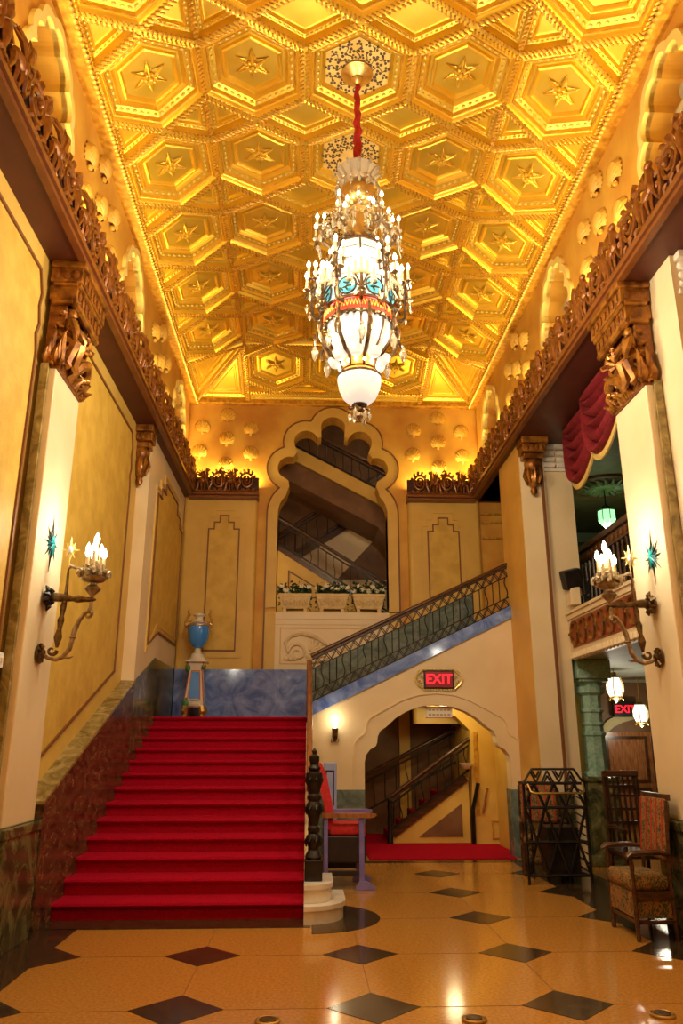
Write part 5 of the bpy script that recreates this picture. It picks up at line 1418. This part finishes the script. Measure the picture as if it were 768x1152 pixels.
for s in (-1, 1):
    b.tube([(UX + s * .17, UY, z + .46), (UX + s * .23, UY, z + .52), (UX + s * .22, UY, z + .62), (UX + s * .17, UY, z + .70), (UX + s * .20, UY, z + .76), (UX + s * .17, UY, z + .79)], [.02, .026, .022, .026, .02, .008], 7)
    b.tube([(UX + s * .22, UY, z + .60), (UX + s * .14, UY, z + .58), (UX + s * .12, UY, z + .62)], [.018, .016, .008], 6); b.ball((UX + s * .20, UY, z + .53), .035, 7, 5)
b.build('handle', 'gilt_trim', ur, 40)

# ---- three flower troughs on the sill
mat('trough_stone', (.70, .52, .22), (.80, .63, .32), rough=.55, scale=10, bump=.2)
mat('foliage_dark', (.012, .035, .008), (.03, .075, .016), rough=.5, scale=12)
mat('rose_white', (.85, .78, .56), (.92, .87, .70), rough=.6, scale=20)
def trough(xm, label, lab2, seed):
    rnd = random.Random(seed); YT = 13.98; z = 3.841
    o = thing('planter', label, 'planter', (xm, YT, z), 'flower troughs on the arch sill')
    b = MB()
    for s in (-1, 1): b.bbox(xm + s * .19 - .035, xm + s * .19 + .035, YT - .11, YT + .11, z, z + .07, .008)
    b.build('foot', 'trough_stone', o)
    b = MB(); lv = ((z + .07, .22, .10), (z + .10, .24, .115), (z + .28, .285, .14), (z + .30, .30, .15), (z + .345, .30, .15))
    vs = [(xm + sx * w_, YT + sy * d, zz) for zz, w_, d in lv for sx, sy in ((-1, -1), (1, -1), (1, 1), (-1, 1))]
    fs = [(0, 3, 2, 1), (16, 17, 18, 19)] + [(4 * k + i, 4 * k + (i + 1) % 4, 4 * k + 4 + (i + 1) % 4, 4 * k + 4 + i) for k in range(4) for i in range(4)]
    b.add(vs, fs); b.build('trough', 'trough_stone', o)
    b = MB()
    for k in range(9):
        t = (k - 4) / 4.5
        b.tube([(xm + t * .22, YT - .135, z + .13), (xm + t * .24 + .02 * (-1) ** k, YT - .142, z + .19), (xm + t * .25, YT - .15, z + .25)], [.012, .020, .008], 5)
    b.tube([(xm - .24 + .04 * k, YT - .145, z + .20 + .03 * (-1) ** k) for k in range(13)], .012, 5)
    b.build('relief', 'trough_stone', o, 40)
    f = thing('flowers', lab2, 'flowers', (xm, YT, z + .34), 'white roses in the troughs')
    b = MB(); vs = []; fs = []
    for k in range(420):
        c = Vector((xm + rnd.uniform(-.28, .28), YT + rnd.uniform(-.15, .13), z + .35 + abs(rnd.gauss(0, .075)) - (.06 if rnd.random() < .0 else 0)))
        a = Vector((rnd.uniform(-1, 1), rnd.uniform(-1, .4), rnd.uniform(-.2, 1))).normalized(); s_ = a.cross(Vector((rnd.uniform(-1, 1), rnd.uniform(-1, 1), rnd.uniform(-1, 1)))).normalized()
        L = rnd.uniform(.045, .085); nn = a.cross(s_)
        i = len(vs); vs += [c, c + a * L * .5 + s_ * L * .35 + nn * .006, c + a * L, c + a * L * .5 - s_ * L * .35 + nn * .006]; fs += [(i, i + 1, i + 2), (i, i + 2, i + 3)]
    for k in range(26):      # leaves trailing over the ends
        sx = rnd.choice((-1, 1)); c = Vector((xm + sx * rnd.uniform(.26, .285), YT + rnd.uniform(-.13, .1), z + rnd.uniform(.08, .36)))
        a = Vector((sx * .4, rnd.uniform(-1, .2), rnd.uniform(-1, .3))).normalized(); s_ = a.cross(Vector((.2, .3, 1))).normalized(); L = .05
        i = len(vs); vs += [c, c + a * L * .5 + s_ * L * .4, c + a * L, c + a * L * .5 - s_ * L * .4]; fs += [(i, i + 1, i + 2), (i, i + 2, i + 3)]
    b.add(vs, fs); lf_ = b.build('leaves', 'foliage_dark', f); lf_['kind'] = 'stuff'
    b = MB().lathe([(.02, z + .30), (.25, z + .345), (.20, z + .40), (.0, z + .42)], 10, Matrix.Translation((xm, YT, 0)), 0, 2 * pi, .5); b.build('leaf_core', 'foliage_dark', f)
    for k in range(7):
        t = (k - 3) / 3; c = (xm + t * .27 + rnd.uniform(-.03, .03), YT - rnd.uniform(.02, .13), z + .40 + rnd.uniform(0, .10))
        r = rnd.uniform(.045, .065); b = MB().ball(c, r * .7, 8, 6)
        for i in range(7):
            a = 2 * pi * i / 7; b.ball((c[0] + r * .6 * cos(a), c[1] - .01 + r * .4 * sin(a), c[2] + r * .5 * sin(a)), r * .5, 6, 4)
        b.build('rose', 'rose_white', f, 60)
trough(-.25, 'left carved cream flower trough on the arch sill', 'white roses in the left trough on the arch sill', 1)
trough(.42, 'middle carved cream flower trough on the arch sill', 'white roses in the middle trough on the arch sill', 2)
trough(1.09, 'right carved cream flower trough on the arch sill', 'white roses in the right trough on the arch sill', 3)

# ---- red theatre chair behind the newel
mat('frame_violet', (.16, .13, .40), (.24, .20, .52), rough=.3, scale=6)
mat('panel_blue', (.28, .36, .62), (.36, .44, .68), rough=.3, scale=6)
mat('chair_red', (.52, .012, .018), (.62, .03, .03), rough=.7, scale=20)
mat('chair_dark', (.012, .005, .006), (.022, .010, .010), rough=.5, scale=10)
tc_ = thing('theatre_chair', 'red upholstered theatre chair with violet frame and wooden arm behind the newel post', 'chair', (.45, 9.7, 0))
YN, YFar = 9.40, 10.0
b = MB().prism([(.24, .62), (.32, .62), (.30, .90), (.23, 1.22), (.17, 1.34), (.10, 1.34), (.10, 1.25), (.20, .9)], lambda u, z: (u, YN + .04, z), lambda u, z: (u, YFar - .03, z)); b.build('backrest', 'chair_red', tc_, 40)
b = MB().bbox(.205, .37, YFar, YFar + .03, .55, 1.34, .01); pn = b.build('wing', 'panel_blue', tc_)
b = MB(); outline_bar(b, [(.24, .85), (.33, .85), (.33, 1.24), (.24, 1.24)], lambda u, z, d: (u, YFar - d, z), .016, .006); b.build('inlay', 'plain_black', pn)
b = MB().bbox(.26, .68, YN + .03, YFar - .02, .56, .68, .03); b.build('seat', 'chair_red', tc_, 50)
b = MB().bbox(.22, .68, YN + .03, YFar - .02, .27, .56, .02); b.build('seat_box', 'chair_dark', tc_)
for y, m in ((YN, 'wood_mid'), (YFar, 'frame_violet')):
    b = MB().prism([(.18, .755), (.74, .75), (.80, .77), (.80, .79), (.74, .80), (.18, .80)], lambda u, z: (u, y - .045, z), lambda u, z: (u, y + .045, z)); b.build('armrest', m, tc_)
    b = MB(); b.bbox(.60, .66, y - .025, y + .025, .08, .755, .008); b.prism([(.56, .003), (.78, .003), (.78, .03), (.68, .09), (.60, .09), (.56, .03)], lambda u, z: (u, y - .035, z), lambda u, z: (u, y + .035, z)); b.build('leg', 'frame_violet', tc_)
    b = MB(); b.bbox(.20, .25, y - .025, y + .025, .08, .76, .008); b.prism([(.10, .003), (.32, .003), (.28, .08), (.16, .08)], lambda u, z: (u, y - .035, z), lambda u, z: (u, y + .035, z)); b.build('leg', 'frame_violet', tc_)
    MB().bbox(.22, .64, y - .018, y + .018, .14, .20, .006).build('stretcher', 'chair_dark', tc_)

# ---- wrought iron cage stand with brass bar
cg = thing('iron_stand', 'black wrought iron lattice stand with a brass bar by the marble pedestal', 'stand', (2.95, 9.8, 0))
X0, X1, YA, YC = 2.58, 3.31, 9.62, 10.02
def lattice(f, name='lattice'):
    b = MB(); W = 1.0
    def ln_(p, q, r=.018): b.tube([f(*p), f(*q)], r, 5)
    for z in (.10, .46, .84, 1.11): ln_((0, z), (1, z))
    for rows, z0, z1_ in ((0, .10, .46), (1, .46, .84), (2, .84, 1.11)):
        n = 3
        for i in range(n):
            ln_((i / n, z0 if rows != 1 else z1_), ((i + .5) / n, z1_ if rows != 1 else z0)); ln_(((i + .5) / n, z1_ if rows != 1 else z0), ((i + 1) / n, z0 if rows != 1 else z1_))
    for i in range(4):      # nested chevrons in the head
        u0, u1 = .12 + .76 * i / 4, .12 + .76 * (i + 1) / 4; um = (u0 + u1) / 2
        for k in range(2):
            d = k * .055
            if i % 2 == 0: ln_((u0 + k * .04, 1.25 - 0), (um, 1.12 + d), .012); ln_((um, 1.12 + d), (u1 - k * .04, 1.25), .012)
            else: ln_((u0 + k * .04, 1.12), (um, 1.25 - d), .012); ln_((um, 1.25 - d), (u1 - k * .04, 1.12), .012)
    ln_((0, 0.004), (0, 1.11), .016); ln_((1, 0.004), (1, 1.11), .016); ln_((0, 1.11), (.15, 1.27), .014); ln_((.15, 1.27), (.85, 1.27), .014); ln_((.85, 1.27), (1, 1.11), .014)
    return b.build(name, 'iron', cg, 40)
lattice(lambda u, z: (X0 + (X1 - X0) * u, YA, z))
def side(x, xb):
    b = MB()
    for z in (.10, .46, .84, 1.11): b.tube([(x, YA, z), (xb, YC, z)], .011, 5)
    for k in range(10):
        z = .12 + k * .098
        b.tube([(x, YA, z), ((x + xb) / 2, (YA + YC) / 2, z + .05), (xb, YC, z)], .010, 4)
    b.tube([(xb, YC, .004), (xb, YC, 1.11)], .014, 5); b.build('side_lattice', 'iron', cg, 40)
side(X0, X0 + .17); side(X1, X1 - .1)
b = MB(); b.bbox(X0 + .26, X1 - .1, YA + .03, YC - .02, .10, .62, .01); b.build('box', 'iron', cg)
b = MB().tube([(X0 + .05, YA - .02, 1.10), (X0 + .07, YA - .06, 1.02), (X0 + .11, YA - .07, 1.0), (X1 - .05, YA - .07, 1.0), (X1 - .02, YA - .06, 1.02), (X1 - .02, YA - .02, 1.12)], .013, 7); b.build('brass_bar', 'brass', cg, 50)

# ---- green column on its marble pedestal
def column(label, x, y):
    o = thing('column', label, 'column', (x, y, 0), 'green columns under the balcony')
    b = MB().bbox(x - .22, x + .22, y - .22, y + .22, .003, 1.06, .015); b.bbox(x - .245, x + .245, y - .245, y + .245, 1.06, 1.13, .02); b.bbox(x - .25, x + .25, y - .25, y + .25, .003, .14, .012); b.build('pedestal', 'green_marble', o, 40)
    M = Matrix.Translation((x, y, 0)) @ Matrix.Rotation(pi / 8, 4, 'Z')
    b = MB().lathe([(.19, 1.13), (.19, 1.17), (.15, 1.20), (.145, 1.66), (.165, 1.68), (.165, 1.71), (.145, 1.73), (.14, 1.80), (.16, 1.82), (.16, 1.84), (.14, 1.86), (.14, 1.98), (.165, 2.0), (.165, 2.03), (.14, 2.05), (.145, 2.22)], 8, M); b.build('shaft', 'verdigris', o)
    b = MB().lathe([(.145, 2.22), (.20, 2.26), (.20, 2.34), (.17, 2.36), (.19, 2.41)], 8, M); b.bbox(x - .21, x + .21, y - .21, y + .21, 2.41, 2.45, .008); b.bbox(x - .245, x + .245, y - .245, y + .245, 2.45, 2.715, .012); b.build('capital', 'verdigris', o)
column('green marbled octagonal column on a pedestal behind the iron stand', 4.06, 11.2)
column('green column half hidden behind the right pilaster', 4.14, 8.35)

# ---- armchairs with floral cushions
def floral(name):
    m = bpy.data.materials.new(name); m.use_nodes = True; nt = m.node_tree; bs_ = nt.nodes['Principled BSDF']; bs_.inputs['Roughness'].default_value = .85
    tc = nt.nodes.new('ShaderNodeTexCoord'); v = nt.nodes.new('ShaderNodeTexVoronoi'); v.inputs['Scale'].default_value = 17; v.inputs['Randomness'].default_value = 1
    n2 = nt.nodes.new('ShaderNodeTexNoise'); n2.inputs['Scale'].default_value = 30; nt.links.new(tc.outputs['Object'], n2.inputs['Vector'])
    mx = nt.nodes.new('ShaderNodeMixRGB'); mx.inputs[0].default_value = .25; nt.links.new(tc.outputs['Object'], mx.inputs[1]); nt.links.new(n2.outputs[1], mx.inputs[2]); nt.links.new(mx.outputs[0], v.inputs['Vector'])
    r = nt.nodes.new('ShaderNodeValToRGB'); e = r.color_ramp.elements
    e[0].position = 0; e[0].color = (.34, .03, .012, 1); e[1].position = 1; e[1].color = (.05, .06, .015, 1)
    for p, c in ((.25, (.48, .10, .03)), (.38, (.42, .20, .05)), (.5, (.07, .09, .02)), (.65, (.36, .10, .03)), (.8, (.42, .22, .06))):
        k = e.new(p); k.color = (*c, 1)
    nt.links.new(v.outputs['Distance'], r.inputs[0]); nt.links.new(v.outputs['Distance'], r.inputs[0])
    hs = nt.nodes.new('ShaderNodeMath'); hs.operation = 'MULTIPLY'; hs.inputs[1].default_value = 1.7; nt.links.new(v.outputs['Distance'], hs.inputs[0]); nt.links.new(hs.outputs[0], r.inputs[0])
    nt.links.new(r.outputs[0], bs_.inputs['Base Color']); MATS[name] = m
floral('floral_fabric')
def armchair(label, loc, rz):
    o = thing('armchair', label, 'armchair', loc, 'floral armchairs by the arcade')
    parts = []
    def P_(mb, nm, m, sm=0, par=None):
        me = mb.mesh(nm, m, sm); q = bpy.data.objects.new(nm, me); COL.objects.link(q); q.parent = par or o; return q
    # local frame: front towards -y
    for x in (-.30, .30):
        P_(MB().lathe([(.03, .002), (.035, .03), (.022, .06), (.03, .12), (.036, .2), (.024, .26), (.034, .30), (.034, .36), (.026, .40), (.022, .50), (.032, .55), (.022, .62), (.026, .655)], 8, Matrix.Translation((x, -.28, 0))), 'leg', 'wood_dark', 40)
        P_(MB().tube([(x * .97, .30, .002), (x * .97, .28, .42), (x * .95, .36, 1.08)], [.028, .030, .026], 6), 'leg', 'wood_dark', 40)
        P_(MB().tube([(x, .31, .66), (x * 1.03, .10, .675), (x * 1.05, -.15, .67), (x * 1.06, -.30, .665), (x * 1.06, -.36, .64)], [.030, .036, .040, .042, .03], 8, None, .6), 'armrest', 'wood_dark', 50)
    b = MB()
    for x in (-.30, .30): b.bar((x, -.28, .34), (x, .30, .34), .035, .07); b.bar((x, -.28, .14), (x, .30, .14), .025, .03)
    b.bar((-.30, -.28, .34), (.30, -.28, .34), .035, .08); b.bar((-.3, .29, .34), (.3, .29, .34), .03, .07); b.bar((-.3, -.28, .14), (.3, -.28, .14), .025, .03)
    P_(b, 'seat_frame', 'wood_dark')
    b = MB().bbox(-.31, .31, -.32, .27, .37, .50, .05)
    P_(b, 'seat', 'floral_fabric', 60)
    b = MB().prism([(-.28, -.30), (.28, -.30), (.28, -.285), (-.28, -.285)], lambda u, v: (u, v, .17), lambda u, v: (u, v, .36)); P_(b, 'skirt', 'floral_fabric')
    for x in (-.29, .29): P_(MB().box(x - .008, x + .008, -.27, .26, .17, .36), 'skirt', 'floral_fabric')
    M = Matrix.Translation((0, .29, .62)) @ Matrix.Rotation(radians(-11), 4, 'X')
    bk_ = MB().bbox(-.285, .285, -.05, .05, -.02, .48, .035, M)
    bo = P_(bk_, 'backrest', 'floral_fabric', 60)
    b = MB()
    for k in range(5):
        x = -.24 + .12 * k; b.tube([tuple(M @ Vector((x, -.054, .0))), tuple(M @ Vector((x, -.056, .47)))], .009, 5)
    P_(b, 'channel', 'velvet_red', 50, bo)
    b = MB(); b.bar(tuple(M @ Vector((-.29, .02, .50))), tuple(M @ Vector((.29, .02, .50))), .05, .05); P_(b, 'crest_rail', 'wood_dark')
    o.rotation_euler = (0, 0, rz)
    return o
ac1 = armchair('dark wooden armchair with floral seat and striped floral back at the right edge', (2.90, 7.22, .004), radians(-90)); ac1.scale = (.9, .565, 1)
armchair('floral armchair half hidden behind the black iron stand', (3.0, 10.44, .004), radians(-12)).scale = (.82, .82, .95)
# ---- tall dark hall chair
hc = thing('hall_chair', 'tall black hall chair with slatted back behind the near armchair', 'chair', (3.62, 8.75, 0))
hx, hy = 3.56, 8.85
for x in (-.2, .2):
    b = MB().tube([(hx + x, hy + .2, .004), (hx + x, hy + .2, .45), (hx + x * .92, hy + .27, 1.24)], .024, 6); b.build('leg', 'chair_wood' if 'chair_wood' in MATS else (mat('chair_wood', (.02, .008, .004), (.05, .02, .008), rough=.3, scale=8), 'chair_wood')[1], hc, 40)
    b = MB().tube([(hx + x, hy - .22, .004), (hx + x, hy - .22, .66)], .024, 6); b.build('leg', 'chair_wood', hc, 40)
    b = MB().tube([(hx + x, hy + .22, .68), (hx + x * 1.05, hy - .05, .69), (hx + x * 1.1, hy - .30, .67)], [.024, .03, .03], 6); b.build('armrest', 'chair_wood', hc, 40)
MB().bbox(hx - .23, hx + .23, hy - .25, hy + .22, .40, .47, .02).build('seat', 'chair_wood', hc, 40)
b = MB().bbox(hx - .21, hx + .21, hy + .24, hy + .28, 1.20, 1.27, .012); b.build('crest_rail', 'wood_dark', hc)
for k in range(6):
    x = hx - .15 + .06 * k; MB().bar((x, hy + .21, .50), (x, hy + .265, 1.21), .025, .015, (0, 1, 0)).build('slat', 'chair_wood', hc)
for z in (.72, .86, 1.0, 1.1): MB().bar((hx - .19, hy + .222 + (z - .5) * .06, z), (hx + .19, hy + .222 + (z - .5) * .06, z), .02, .03).build('cross_slat', 'chair_wood', hc)

# ---- balcony and mezzanine things
r7 = thing('balustrade', 'heavy dark wooden balustrade of the mezzanine behind the balcony front', 'balustrade', (4.3, 10, 2.95))
def yrail(b_, x, y0, y1): pass
b = MB(); b.bbox(4.22, 4.36, 7.4, 15.8, 4.42, 4.52, .02); b.box(4.26, 4.32, 7.4, 15.8, 4.26, 4.42); b.build('handrail', 'wood_dark', r7)
MB().box(4.25, 4.33, 7.4, 15.8, 2.952, 3.10).build('foot_rail', 'wood_dark', r7)
bm_ = MB().lathe([(.022, 3.10), (.026, 3.2), (.016, 3.3), (.03, 3.6), (.02, 3.9), (.028, 4.1), (.016, 4.18), (.024, 4.26)], 8).mesh('baluster', 'wood_dark', 40)
k = 0; y = 7.5
while y < 15.7: put(bm_, 'baluster', r7, (4.29, y, 0)); y += .16
tb = MB()
y = 7.5
while y < 15.7: tb.ball((4.255, y + .08, 4.34), .05, 6, 5, None, (.3, 1, 1)); y += .16
tb.build('carved_frieze', 'carved_brown', r7, 40)
sp_ = thing('loudspeaker', 'black loudspeaker tilted on the balcony ledge beside the pier', 'loudspeaker', (3.80, 10.75, 3.46))
Ms = Matrix.Translation((3.77, 10.72, 3.83)) @ Matrix.Rotation(radians(-14), 4, 'Y') @ Matrix.Rotation(radians(14), 4, 'X')
MB().bbox(-.13, .13, -.08, .10, -.14, .14, .02, Ms).build('cabinet', 'plain_black', sp_, 40)
MB().bbox(-.115, .115, -.09, -.075, -.125, .125, .008, Ms).build('grille', 'iron', sp_)
MB().bbox(3.72, 3.86, 10.66, 10.86, 3.455, 3.71, .01).build('plinth', 'cream_plaster', sp_)
sp2 = thing('bracket_arm', 'black swivel bracket behind the loudspeaker', 'bracket', (3.95, 10.75, 3.46))
b = MB(); b.bbox(3.90, 4.02, 10.70, 10.80, 3.455, 3.60, .015); b.build('clamp', 'plain_black', sp2)
b = MB().tube([(3.96, 10.75, 3.58), (4.02, 10.72, 3.70), (3.98, 10.7, 3.80)], [.02, .025, .015], 6); b.build('arm', 'plain_black', sp2, 40)
# red swag drapes
mat('drape_red', (.17, .006, .012), (.26, .010, .02), rough=.75, scale=14)
mat('drape_gold', (.62, .42, .10), (.74, .54, .18), rough=.6, scale=20)
def swag(label, y0, y1, x, ztop, sag, wide):
    o = thing('drape_swag', label, 'drape', (x, (y0 + y1) / 2, ztop), 'red swags in the balcony opening')
    nu, nv = 26, 30; vs = []; fs = []
    for j in range(nv + 1):
        v = j / nv
        for i in range(nu + 1):
            u = i / nu; c = 4 * u * (1 - u)
            z = ztop - sag * v * (c ** .8) - .10 * v * (1 - c)
            bulge = .085 * sin(v * 2 * pi * 5.5) * (.3 + .7 * c) + .10 * c * v
            vs.append((x - bulge, y0 + (y1 - y0) * (u * (1 - .0) + .0), z))
    n = nu + 1
    for j in range(nv):
        for i in range(nu): fs.append((j * n + i, j * n + i + 1, (j + 1) * n + i + 1, (j + 1) * n + i))
    b = MB().add(vs, fs); me = b.mesh('cloth', 'drape_red', 70); q = put(me, 'cloth', o); q.modifiers.new('thick', 'SOLIDIFY').thickness = .015
    g = MB(); e_ = [Vector(p) for p in vs[nv * n:]]
    vs2 = []; fs2 = []
    for p in e_: vs2 += [p + Vector((-.012, 0, .01)), p + Vector((-.012, 0, -.09)), p + Vector((.012, 0, -.09)), p + Vector((.012, 0, .01))]
    for i in range(len(e_) - 1):
        for k in range(4): fs2.append((4 * i + k, 4 * i + (k + 1) % 4, 4 * i + 4 + (k + 1) % 4, 4 * i + 4 + k))
    g.add(vs2, fs2); g.build('fringe', 'drape_gold', o, 50)
    for y in (y0, y1): pass
swag('red velvet swag with gold fringe beside the right capital', 7.75, 9.25, 3.60, ZS - .03, 1.02, 0)
swag('smaller red velvet swag with gold fringe further along the balcony opening', 8.95, 10.4, 3.74, ZS - .03, 1.0, 0)
# mezzanine ceiling rose and green pendant
PX, PY = 5.25, 12.85
mat('rose_green', (.22, .27, .13), (.34, .38, .20), rough=.5, scale=12)
o = thing('ceiling_rose', 'oval green and brown plaster rose on the mezzanine ceiling', 'ceiling rose', (PX, PY, ZS))
b = MB().lathe([(.62, ZS + .02), (.62, ZS - .02), (.58, ZS - .04), (.54, ZS - .02), (.50, ZS - .012), (.0, ZS - .012)], 36, Matrix.Translation((PX, PY, 0))); b.build('rim', 'mezz_rim' if 'mezz_rim' in MATS else (mat('mezz_rim', (.14, .06, .03), (.2, .09, .04), rough=.5, scale=8), 'mezz_rim')[1], o, 40)
b = MB()
for i in range(20):
    a = 2 * pi * i / 20
    b.tube([(PX + .18 * cos(a), PY + .18 * sin(a), ZS - .02), (PX + .34 * cos(a + .1), PY + .34 * sin(a + .1), ZS - .05), (PX + .48 * cos(a), PY + .48 * sin(a), ZS - .02)], [.03, .045, .015], 5)
b.lathe([(.20, ZS - .01), (.18, ZS - .05), (.08, ZS - .07), (.0, ZS - .07)], 18, Matrix.Translation((PX, PY, 0))); b.build('leaf_ring', 'rose_green', o, 40)
glow('green_glass', (.40, 1.0, .45), 1.1, (.3, .6, .3)); glow('pale_glow', (.92, 1.0, .85), 9.0)
pd = thing('pendant_lamp', 'green glass pendant lamp hanging from the mezzanine ceiling', 'pendant lamp', (PX, PY, 5.2))
b = MB().tube([(PX, PY, ZS - .06), (PX, PY, 5.62)], .012, 6); b.build('chain', 'iron', pd)
b = MB().lathe([(.02, 5.64), (.05, 5.62), (.07, 5.57), (.06, 5.55)], 12, Matrix.Translation((PX, PY, 0)))
for i in range(8):
    a = 2 * pi * i / 8; b.tube([(PX + .05 * cos(a), PY + .05 * sin(a), 5.60), (PX + .16 * cos(a), PY + .16 * sin(a), 5.52), (PX + .165 * cos(a), PY + .165 * sin(a), 5.34)], .006, 4)
b.build('frame', 'iron', pd, 40)
for i in range(8):
    a0 = 2 * pi * i / 8 + .04; a1 = a0 + 2 * pi / 8 - .08
    b = MB(); vs = [(PX + r * cos(a), PY + r * sin(a), z) for r, z in ((.155, 5.51), (.16, 5.36), (.10, 5.27)) for a in (a0, a1)]
    b.add(vs, [(0, 1, 3, 2), (2, 3, 5, 4)]); b.build('glass_pane', 'green_glass', pd)
b = MB().ball((PX, PY, 5.26), .07, 10, 6, None, (1, 1, .9)); b.build('bulb', 'pale_glow', pd, 60)
light('pendant_light', 'POINT', (PX, PY, 5.12), 9, (.86, 1, .55), .08)
# corridor lanterns
def lantern(label, x, y, z):
    o = thing('lantern', label, 'lantern', (x, y, z), 'glass lanterns in the corridor'); M = Matrix.Translation((x, y, z))
    b = MB().lathe([(.0, .26), (.04, .25), (.05, .22), (.03, .20), (.10, .18), (.11, .165)], 10, M); b.lathe([(.10, -.13), (.08, -.16), (.03, -.18), (.04, -.20), (.0, -.23)], 10, M); b.tube([(x, y, z + .25), (x, y, 2.72)], .008, 5)
    for i in range(6):
        a = 2 * pi * i / 6; b.tube([(x + r * cos(a), y + r * sin(a), z + q) for r, q in ((.10, .17), (.145, .06), (.145, -.04), (.10, -.14), (.125, -.19))], .008, 5)
    b.build('frame', 'brass', o, 45)
    for i in range(6):
        a0 = 2 * pi * i / 6 + .06; a1 = a0 + 2 * pi / 6 - .12; pr = ((.095, .165), (.135, .06), (.135, -.04), (.095, -.13))
        vs = [(x + r * cos(a), y + r * sin(a), z + q) for r, q in pr for a in (a0, a1)]
        MB().add(vs, [(0, 1, 3, 2), (2, 3, 5, 4), (4, 5, 7, 6)]).build('glass_pane', 'lantern_bright', o)
    light('lantern_light', 'POINT', (x, y, z - .3), 15, (1, .92, .70), .08)
glow('lantern_bright', (1, .95, .78), 1.3)
lantern('near glass lantern hanging under the balcony beside the green column', 4.95, 12.5, 2.42)
lantern('far glass lantern hanging beside the corridor exit sign', 6.05, 14.2, 2.08)
e2 = thing('exit_sign', 'red exit sign over the corridor door', 'exit sign', (6.1, 15.1, 2.0))
MB().bbox(5.88, 6.34, 15.02, 15.12, 2.06, 2.34, .01).build('box', 'plain_black', e2)
te2 = text_mesh('EXIT', .20, .004); te2.materials.clear(); te2.materials.append(MATS['exit_red'])
o = put(te2, 'lettering', e2, (6.11, 15.014, 2.20), (pi / 2, 0, 0)); o.matrix_parent_inverse = Matrix.Translation(-Vector(e2.location))
MB().tube([(6.11, 15.08, 2.33), (6.11, 15.08, 2.74)], .015, 6).build('hanger', 'iron', e2)
# brass floor sockets
for k, (x, y, lb) in enumerate(((-.21, 5.17, 'left'), (1.0, 5.15, 'middle'), (2.14, 5.18, 'right'))):
    o = thing('floor_socket', 'round brass floor socket at the bottom edge, the %s one' % lb, 'floor socket', (x, y, 0), 'brass floor sockets')
    MB().lathe([(.075, .004), (.075, .012), (.062, .016), (.055, .010), (.0, .010)], 20, Matrix.Translation((x, y, 0))).build('rim', 'brass', o, 40)
    MB().lathe([(.05, .0105), (.05, .018), (.012, .022), (.0, .02)], 16, Matrix.Translation((x, y, 0))).build('cap', 'bronze', o, 40)
